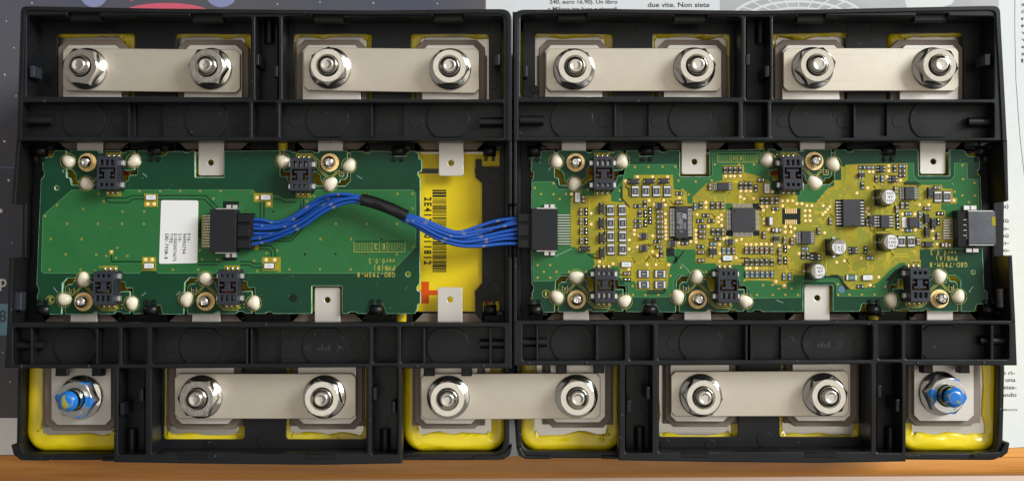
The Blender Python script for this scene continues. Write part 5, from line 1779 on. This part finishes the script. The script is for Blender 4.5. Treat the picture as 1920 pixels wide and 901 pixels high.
add(a, 'dark', 'v', (65, 102), (150, 102), (236, 102), (370, 72)); add(a, 'blue', 'v', (72, 307), (157, 307), (242, 307), (442, 347), (540, 347)); add(a, 'ball', 'v', (462, 72)); add(a, 'green', 'h', (1580, 360)); add(a, 'fuse', 'h', (1850, 360)); add(a, 'dark', 'h', (1735, 512)); add(a, 'blue', 'h', (1895, 30))
a = T[0, 2]
add(a, 'fuse', 'h', (1615, 140)); add(a, 'brown', 'h', (1628, 290)); add(a, 'ball', 'h', (1630, 395))
for x, y, k, o_ in CH:
    c = W(x, y, ZB + .4)
    put_at(SMDNAME[k], SMD[k], bdR, c[0], c[1], ZB + .055, (math.pi / 2 if o_ == 'h' else 0) + RND.uniform(-.03, .03))
# small print on the large resistors
mb = MB()
for x, y, k, o_ in CH:
    if k == 'big':
        text(mb, '221' if x > 1700 and y < 400 else '560', x, y, ZB + .74, 7.5, 4.6, 90 if o_ == 'v' else 0)
    elif k == 'green':
        text(mb, '220', x, y, ZB + .70, 9, 5, 0)
    elif k == 'fuse':
        pass
mb.put('resistor_print', 'chip_print', bdR, 'stuff')
# chips with legs: centre px, body w h, pins, length
IC = {
    'so8w': icmesh(21, 14.5, 4, 7, 'lr'), 'so14': icmesh(17.5, 24, 7, 8.5, 'lr'), 'so16': icmesh(33, 50, 8, 10, 'lr', 2.2), 'so8': icmesh(16, 23.5, 4, 10, 'lr', 1.6),
    'ssop': icmesh(23.5, 60, 22, 9.5, 'lr', 1.8, 2.4), 'qfp': icmesh(45, 45.5, 16, 8.5, 'all', 1.5, 2.35), 'sot6': icmesh(8.5, 11.5, 3, 3.5, 'lr', 1.1), 'sot6v': icmesh(11, 8, 3, 4, 'tb', 1.1),
    'sot3v': icmesh(11.5, 7.5, 2, 4, 'tb', 1.0), 'sot3': icmesh(8, 12.5, 2, 4.5, 'lr', 1.1), 'sot3b': icmesh(14, 12, 2, 4, 'tb', 1.1)}
for k, q in (('so8w', T[1, 0](1333, 625)), ('so14', T[3, 0](645, 738)), ('so16', (1595.6, 399)), ('so8', T[3, 1](225, 312)), ('ssop', T[1, 1](628, 328)), ('qfp', T[1, 1](1675, 290)), ('sot6', T[0, 1](1915, 560)), ('sot6', T[0, 1](1918, 762)),
             ('sot6', T[1, 1](265, 45)), ('sot6', T[1, 1](1460, 660)), ('sot6', T[1, 1](485, 690)), ('sot6v', T[2, 1](318, 605)), ('so14', T[2, 1](815, 585)), ('sot3v', T[2, 0](1762, 430)), ('sot3', T[3, 0](175, 325)),
             ('sot3', T[3, 0](380, 495)), ('sot3b', T[1, 1](1165, 825)), ('sot3', T[2, 2](985, 15)), ('sot3', T[2, 1](1620, 800))):
    c = W(*q, ZB + 1.2)
    put_at('microchip' if k not in ('sot3', 'sot3v', 'sot3b', 'sot6', 'sot6v') else 'transistor', IC[k], bdR, c[0], c[1], ZB + .055)
mb = MB()
zt = ZB + 1.2
c = W(*T[2, 1](195, 310), ZB)
mb.box(c[0] - .9, c[0] + .9, c[1] - 1.25, c[1] + 1.25, ZB + .05, ZB + 1.0, 0, .1)
mb.box(c[0] - .15, c[0] + .75, c[1] - 1.15, c[1] + 1.15, ZB + .9, ZB + 1.03, 1, .02)
mb.put('crystal', ['chip_black', 'cap_top'], bdR)
# inductor block
c = W(*T[3, 1](632, 332), ZB)
mb = MB()
mb.box(c[0] - 2.2, c[0] + 2.2, c[1] - 1.55, c[1] + 1.55, ZB, ZB + .3, 0, .05)
mb.box(c[0] - .55, c[0] + 2.35, c[1] - 1.5, c[1] + 1.5, ZB + .25, ZB + 1.9, 1, .15)
mb.put('inductor', ['tin', 'chip_black'], bdR)
# lettering on the long chip
mb = MB()
zt = ZB + .055 + 1.82
a = T[1, 1]
text(mb, 'LTC6802G-2', *a(628, 335), zt, 37, 5.6, -90, True)
text(mb, '1H43', *a(688, 382), zt, 13.5, 4.6, -90, True)
text(mb, 'N20378F e3', *a(577, 305), zt, 31, 5.2, -90, True)
mb.poly([W(*a(x, y), zt) for x, y in [(655, 178), (710, 192), (708, 280), (680, 258), (655, 250)]][::-1], zt)
mb.poly([W(*a(x, y), zt + .01) for x, y in [(672, 205), (690, 210), (690, 236), (672, 230)]][::-1], zt + .01, 1)
mb.put('lettering', ['chip_print', 'chip_black'], bdR)
mb = MB()
for q, r in ((a(1522, 135), .42), (a(1832, 432), .3), (a(568, 92), .28), (T[2, 1](1595, 362), .3)):
    mb.poly(circ(*W(*q, ZB + 1.5), r, 16), ZB + (2.28 if q[0] > 1580 else 1.9 if q[0] < 1300 else 1.58))
mb.put('pin_mark', 'glossy_black', bdR, 'stuff')

# round capacitors: top centre px, black base, can, printed top
ECAP = [((1666.5, 368.8), 15, ('923Y', '47', '16V'), 0, 'l'), ((1670.6, 453.2), 15.3, ('91AE', '100', '35V'), 0, 'l'), ((1573.5, 462.7), 15.2, ('92ZE', '47', '50V'), -90, 't'), ((1534.5, 508.3), 15, ('923Y', '47', '16V'), 0, 'l')]
for (cx, cy), r, txt_, ang, sd in ECAP:
    zt = ZB + 6.2
    q = W(cx, cy, zt)
    R = r * mmpp(cx, cy, zt)
    mb = MB()
    b_ = R + .12
    mb.add([], [])
    base_pts = [(q[0] - b_, q[1] - b_), (q[0] + b_ - .9, q[1] - b_), (q[0] + b_, q[1] - b_ + .9), (q[0] + b_, q[1] + b_ - .9), (q[0] + b_ - .9, q[1] + b_), (q[0] - b_, q[1] + b_)]
    me = prism_mm([base_pts], ZB + 1.3, ZB + .05, 'dark_plastic', .1)
    cap = put('capacitor', me, bdR)
    mb.lathe([(R - .25, ZB + 1.2), (R - .02, ZB + 1.5), (R - .02, ZB + 1.9), (R - .28, ZB + 2.15), (R - .02, ZB + 2.4), (R - .02, zt - .35), (R - .12, zt - .12), (R - .35, zt)], *q, 48, 0, True, False, False)
    mb.put('can', 'cap_sleeve', cap)
    mb = MB()
    mb.poly(circ(*q, R - .34, 48), zt + .001)
    pts = []
    for k in range(30):
        t_ = math.radians(115 + 130 * k / 29) if sd == 'l' else math.radians(25 + 130 * k / 29)
        pts.append((q[0] + (R - .36) * math.cos(t_), q[1] + (R - .36) * math.sin(t_)))
    mb.poly(pts, zt + .02, 1)
    mb.put('top_disc', ['cap_top', 'cap_mark'], cap)
    mb = MB()
    for k, s_ in enumerate(txt_):
        L_ = (13, 11 if len(s_) < 3 else 14.5, 13)[k]
        if sd == 'l':
            text(mb, s_, cx + 3.2, cy - 6.5 + k * 6.8, zt + .03, L_, 4.6, 0)
        else:
            text(mb, s_, cx + 6.0 - k * 6.6, cy + 3, zt + .03, L_, 4.6, -90)
    mb.put('lettering', 'print_grey', cap)
    mb = MB()
    for sx in (-1, 1):
        if sd == 'l':
            mb.box(q[0] + sx * (b_ + .1) - .55, q[0] + sx * (b_ + .1) + .55, q[1] - .4, q[1] + .4, ZB + .05, ZB + .4, 0, .08)
        else:
            mb.box(q[0] - .5, q[0] + .5, q[1] + sx * (b_ + .1) - .55, q[1] + sx * (b_ + .1) + .55, ZB + .05, ZB + .4, 0, .08)
    mb.put('foot', 'solder', cap)

# gold test dots
dots = MB()
GD = {(1, 1): [(165, 35), (355, 40), (355, 190), (360, 295), (360, 350), (362, 420), (365, 485), (365, 550), (365, 610), (140, 560), (580, 675), (785, 655), (868, 470), (868, 540), (870, 605), (872, 665), (890, 200), (1035, 5), (1040, 80), (1080, 400), (1300, 210), (1250, 250), (1305, 285), (1250, 325), (1305, 385), (1270, 705), (1340, 610), (1395, 590), (1555, 640), (1640, 620), (1720, 705), (1800, 705), (1885, 705), (1275, 855), (135, 825), (220, 890)],
      (0, 1): [(1018, 180), (1020, 365), (1750, 465), (1750, 535), (1825, 560), (1665, 630), (1660, 785), (1800, 750)],
      (1, 0): [(135, 465), (390, 465), (1370, 455), (1455, 455), (1520, 455), (1620, 450), (1630, 705), (1715, 705), (1795, 705), (1620, 805), (1685, 835), (1845, 830), (80, 865), (325, 860), (590, 820), (1040, 895)],
      (0, 0): [(690, 755), (1800, 465), (1600, 540)], (2, 0): [(245, 715), (1880, 380), (1855, 655), (1670, 740), (410, 870), (500, 870), (585, 870)],
      (3, 0): [(290, 280), (290, 365), (260, 465), (490, 525), (25, 380), (1390, 865)], (3, 1): [(520, 195), (730, 195), (525, 460), (738, 460), (1030, 475), (1045, 605), (1105, 700), (810, 35), (965, 35)],
      (1, 2): [(45, 145), (195, 145), (410, 148), (1275, 90), (1550, 30), (1725, 205), (1785, 205), (1895, 205)], (2, 2): [(1330, 105), (1460, 80), (1745, 35), (305, 430), (445, 495), (1895, 490)], (3, 2): [(120, 355)], (0, 2): [(1160, 95), (1390, 130), (1655, 220)],
      (2, 1): [(655, 20), (740, 20), (825, 50), (910, 50), (795, 138), (875, 138), (795, 222), (878, 222), (800, 305), (882, 305), (460, 405), (550, 405), (620, 435), (460, 495), (555, 495), (620, 560), (415, 55), (70, 65), (150, 65), (90, 130), (260, 160), (105, 280), (105, 345), (185, 455), (1100, 50), (1215, 70), (1175, 115), (1135, 160), (1095, 200), (55, 700), (140, 700), (225, 700), (360, 720), (520, 745), (1125, 510), (695, 860), (1860, 95), (1830, 150), (1870, 200)]}
for k, l_ in GD.items():
    for q in l_:
        dot(dots, *T[k](*q), 0.5)
for i in range(6):
    for y0, y1 in ((95, 180), (285, 362)):
        x = 470 + i * 35
        a_, c_ = W(*T[2, 1](x - 11, y0), ZB), W(*T[2, 1](x + 11, y1), ZB)
        dots.box(a_[0], c_[0], c_[1], a_[1], ZB + .06, ZB + .14, 0, .02)
dots.put('test_pads', ['gold', 'mask_black'], bdR, 'stuff')
# vias
t = T[0, 0]
for q in [(70, 650), (385, 575), (175, 755), (387, 755), (597, 752), (490, 837), (968, 680), (1045, 845), (1130, 845), (1278, 845), (1505, 697), (1508, 845), (1762, 298), (703, 835)]:
    via(vias, *t(*q))
t = T[1, 0]
for q in [(72, 297), (310, 295), (522, 293), (577, 528), (867, 543), (1137, 522), (1190, 255), (1600, 255), (1852, 255), (1625, 515), (1797, 515), (1705, 445), (648, 682), (752, 762), (1040, 662), (1288, 707), (1437, 728), (970, 768), (1118, 808), (1190, 810), (1655, 758), (1718, 765), (1802, 765), (1888, 765), (855, 868)]:
    via(vias, *t(*q))
t = T[2, 0]
for q in [(240, 85), (285, 122), (327, 85), (758, 663), (925, 660), (1325, 660), (1200, 742), (1083, 795), (1657, 302), (1660, 392), (1665, 530), (1820, 825), (1250, 865), (1020, 865), (43, 598)]:
    via(vias, *t(*q))
t = T[3, 0]
for q in [(1537, 268), (1545, 503), (1740, 565), (1535, 777), (1748, 777), (1405, 714), (1645, 890), (187, 590), (250, 590), (398, 590), (460, 590), (832, 712), (832, 820), (900, 885), (985, 862), (597, 282)]:
    via(vias, *t(*q))
t = T[0, 2]
for q in [(118, 148), (330, 148), (223, 262), (437, 262), (648, 260), (935, 260), (118, 360), (330, 360), (1075, 170), (1523, 278), (1523, 345), (1723, 502), (1728, 650), (1760, 108), (1832, 108)]:
    via(vias, *t(*q))
t = T[1, 2]
for q in [(618, 187), (443, 330), (840, 265), (1045, 268), (20, 652), (237, 652), (450, 652), (1690, 408), (1905, 652), (1157, 72)]:
    via(vias, *t(*q))
t = T[2, 2]
for q in [(88, 485), (245, 483), (353, 547), (567, 545), (250, 653), (462, 652), (675, 652), (1352, 472), (1357, 648), (1545, 647), (1757, 647), (1590, 252), (1590, 428), (1543, 475), (1590, 528), (1835, 508), (398, 180), (462, 180), (527, 37), (527, 97), (600, 97), (595, 257), (30, 202), (90, 202), (150, 202)]:
    via(vias, *t(*q))
t = T[3, 2]
for q in [(40, 508), (230, 508), (50, 645), (130, 40), (193, 40), (673, 82), (760, 82), (818, 82)]:
    via(vias, *t(*q))
while len(vias.v) < 5200:
    x, y = rt.uniform(1068, 1790), rt.uniform(330, 540)
    if inside((x, y), Y1):
        via(vias, x, y, .28)
vias.put('vias', ['silk_yellow', 'print_red'], bdR, 'stuff')
# lettering
text(silk, 'G8D-795M-8', 1778.3, 496, zs, 72.5, 8.8, 180, True)
text(silk, 'PWB(A)', 1774.6, 484, zs, 42, 8.8, 180, True)
text(silk, 'ver0.0.2', 1768.8, 473.3, zs, 51, 8.8, 180, True)
bx0, bx1, by0, by1 = 1345.6, 1419.5, 289, 304
fr = [W(*q, ZB) for q in rect(bx0, by0, bx1, by1)]
silk.strip(fr + fr[:2], 0.16, zs)
for x in (1371, 1383, 1394.5):
    silk.strip([W(x, by0, ZB), W(x, by1, ZB)], 0.15, zs)
for x0 in (1349.5, 1398):
    for i in range(5):
        for j in range(3):
            silk.poly(circ(*W(x0 + i * 4.6, 292.5 + j * 4, ZB), 0.15, 7), zs)
text(silk, '10', 1377.5, 296, zs, 6, 8, 180)
text(silk, 'E', 1388.8, 296.2, zs, 4.5, 8, 180)
ring = circ(*W(1023.7, 550.3, ZB), 1.12, 30)
silk.strip(ring + ring[:2], 0.13, zs)
text(silk, '1', 1023.7, 550.3, zs, 3, 8, 180)
silk.put('silkscreen', 'silk_yellow', bdR, 'stuff')
mb = MB()
mb.poly(circ(*W(*T[2, 2](1412, 560), ZB), 1.05, 26), ZB + .06)
mb.put('ink_dot', 'chip_blue', bdR)

scratches(bdR, 1)
header(bdR, 996.5, 1045.5, 391, 469, 6.0, (1038, 1069), 12, 1)
# edge connector with a taped shell at the newspaper side
a_, b_ = W(1796, 463, 4.6), W(1830, 394, 4.6)
mb = MB()
mb.box(a_[0], b_[0], a_[1], b_[1], ZB + .2, 4.6, 0, .2)
hd = mb.put('connector', 'dark_plastic', bdR)
a_, b_ = W(1816.5, 458, 5.4), W(1866, 396, 5.4)
mb = MB()
mb.box(a_[0], b_[0], a_[1], b_[1], ZB + .3, 5.4, 0, .2)
mb.put('taped_shell', 'tape_grey', hd)
mb = MB()
for yy in (a_[1], b_[1]):
    mb.box(a_[0] + .2, b_[0] - .4, yy - .3, yy + .3, 3.5, 5.0, 0, .08)
mb.put('rail', 'tin', hd)
mb = MB()
for (x0, y0, x1, y1) in ((1805, 385, 1829, 394), (1809.5, 465, 1833, 473)):
    p, q = W(x0, y1, ZB), W(x1, y0, ZB)
    m_ = (p[0] + q[0]) / 2
    mb.box(p[0], m_ - .1, p[1], q[1], ZB + .05, ZB + .9, 0, .1)
    mb.box(m_ + .1, q[0], p[1], q[1], ZB + .05, ZB + .9, 0, .1)
mb.put('bracket', 'tin', hd)
for k in range(8):
    y = 412.5 + k * 4.85
    mb = MB()
    p, q, r_ = W(1767.5, y, ZB), W(1784.5, y, ZB), W(1803 + 5 * (k % 2), y, ZB)
    mb.box(p[0], q[0], p[1] - .2, p[1] + .2, ZB + .1, ZB + .5, 0, .12)
    mb.box(q[0], r_[0], p[1] - .09, p[1] + .09, ZB + .35, ZB + .55, 0, .04)
    mb.box(r_[0] - .9, r_[0] + .5, p[1] - .2, p[1] + .2, ZB + .6, 3.9 if False else ZB + 3.85, 0, .1)
    mb.put('pin', 'solder', hd)
p, q = W(1859.5, 423, 5.45), W(1866.5, 406, 5.45)
mb = MB()
mb.box(p[0], q[0], p[1], q[1], 3, 5.47, 0, .1)
mb.put('yellow_tape', 'olive_tone', hd)

# ------------------------------------------------------------------ wire harness between the two boards
har = thing('wire_harness', (*W(720, 400, 2), 1), 'bundle of blue wires through a short black sleeve joining the two boards', 'cable')


def plug(x0, x1, y0, y1, z, facing):
    a, b_ = W(x0, y1, z), W(x1, y0, z)
    mb = MB()
    mb.box(a[0], b_[0], a[1], b_[1], ZB + .6, z - .9, 0, .15)
    h = b_[1] - a[1]
    for f0, f1, dz in ((0.02, .27, 0), (.34, .68, .1), (.74, .98, 0)):
        mb.box(a[0] + (b_[0] - a[0]) * (.02 if facing < 0 else .02), b_[0] - (b_[0] - a[0]) * .15, a[1] + h * f0, a[1] + h * f1, z - 1, z + dz, 0, .2)
    mb.put('plug', 'black_plastic', har)


plug(443, 474, 399, 467, 5.0, 1)
plug(970, 997, 398, 466, 5.0, -1)


def catmull(P, n=14):
    P = [Vector(p) for p in P]
    P = [P[0] * 2 - P[1]] + P + [P[-1] * 2 - P[-2]]
    out = []
    for i in range(1, len(P) - 2):
        for k in range(n):
            t = k / n
            a, b_, c, d = P[i - 1], P[i], P[i + 1], P[i + 2]
            out.append(0.5 * ((2 * b_) + (-a + c) * t + (2 * a - 5 * b_ + 4 * c - d) * t * t + (-a + 3 * b_ - 3 * c + d) * t ** 3))
    out.append(P[-2])
    return out


WIRES = [  # px, py, z
    [(470, 411.5, 3.2), (490, 412, 3.4), (520, 417, 3.6), (555, 402, 4.2), (590, 377, 5.2), (620, 365.5, 6.6), (650, 364.5, 7.0), (684, 371, 7.2)],
    [(470, 420.5, 3.0), (500, 423, 3.2), (530, 421, 3.4), (562, 402, 4.2), (600, 378, 5.0), (630, 370, 5.6), (684, 374, 6.2)],
    [(470, 428, 3.0), (500, 428.5, 3.2), (535, 424, 3.6), (570, 408, 4.4), (610, 382, 5.4), (640, 372.5, 6.2), (684, 376, 6.8)],
    [(470, 437, 2.8), (495, 438, 3.0), (530, 435, 3.6), (565, 420, 4.2), (605, 393, 5.2), (640, 376, 6.0), (684, 379, 6.4)],
    [(470, 447.5, 3.6), (495, 444.5, 4.2), (530, 434, 5.4), (565, 416, 6.4), (600, 393, 7.2), (635, 376, 7.6), (665, 371.5, 7.6), (686, 377, 7.4)],
    [(470, 458, 3.6), (500, 452, 4.0), (535, 439, 5.0), (570, 422, 6.0), (605, 398, 6.8), (640, 382, 7.0), (665, 378, 7.0), (684, 383, 6.8)],
    [(470, 414, 2.4), (500, 418, 2.4), (540, 413, 2.8), (575, 396, 3.6), (610, 374, 5.0), (650, 369.5, 5.8), (684, 379, 5.6)],
    [(470, 441, 2.4), (500, 441, 2.6), (540, 431, 2.8), (580, 409, 3.4), (620, 386, 4.4), (655, 378, 5.2), (684, 381, 5.6)]]
WIRES2 = [
    [(758, 401, 7.4), (790, 410, 7.2), (830, 427, 6.6), (860, 435, 5.6), (895, 425, 4.2), (930, 414, 3.4), (975, 408, 3.2)],
    [(758, 404, 7.8), (785, 412, 7.8), (825, 429, 7.4), (860, 438, 6.4), (900, 432, 5.0), (940, 424, 3.8), (975, 417, 3.4)],
    [(757, 407, 7.9), (785, 417, 8.0), (825, 435, 7.4), (860, 444, 6.4), (900, 436, 4.6), (940, 423, 3.4), (975, 411, 3.0)],
    [(756, 409, 6.4), (785, 421, 6.2), (830, 441, 5.8), (865, 447.5, 5.2), (905, 443, 4.4), (940, 435, 3.6), (975, 428.5, 3.2)],
    [(756, 409, 7.8), (785, 422, 8.0), (825, 443, 7.6), (865, 453, 6.6), (905, 449, 5.0), (940, 442, 3.8), (975, 437, 3.2)],
    [(756, 411, 6.2), (785, 427, 6.0), (825, 449, 5.6), (860, 458, 5.0), (905, 454, 4.2), (940, 448, 3.4), (975, 446, 3.0)],
    [(755, 412, 7.4), (780, 424, 7.4), (820, 447, 7.2), (860, 459.5, 6.6), (900, 461, 5.4), (940, 457, 4.0), (975, 456, 3.4)],
    [(756, 410, 5.4), (790, 425, 5.0), (830, 445, 4.6), (870, 451, 4.2), (905, 446, 3.8), (940, 437, 3.0), (975, 424, 2.8)]]
rw = random.Random(3)
for a_, b_ in zip(WIRES, WIRES2):
    pts = [(*W(x, y, z), z) for x, y, z in a_]
    mid = [(*W(x, y, z), z) for x, y, z in ((706, 379.5, 7.0), (732, 391, 7.2))]
    j = lambda p, k: (p[0] + 0.4 * math.cos(k), p[1] + .4 * math.sin(k), p[2])
    ph_ = rw.uniform(0, 6)
    pts += [j(p, ph_) for p in mid] + [(*W(x, y, z), z) for x, y, z in b_]
    P = catmull(pts, 12)
    off = rw.randrange(17)
    rot = rw.randrange(3)
    mb = MB()
    mb.tube(P, 0.535, 10, 0, lambda i, k: 1 if ((i + off) % 23 in (0, 1) and k in (0, 1, 2, 9)) else 0)
    mb.put('wire', ['wire_blue', 'wire_mark'], har)
SL = [(*W(x, y, z), z) for x, y, z in ((678, 374, 7.0), (690, 376.5, 7.1), (710, 382.5, 7.2), (735, 392, 7.3), (752, 400, 7.3), (763, 405, 7.2))]
mb = MB()
mb.tube(catmull(SL, 6), 1.78, 22)
for i, v in enumerate(mb.v):
    mb.v[i] = (v[0], v[1], v[2] + 0.08 * math.sin(v[0] * 1.3 + v[1]))
mb.put('sleeve', 'glossy_black', har)
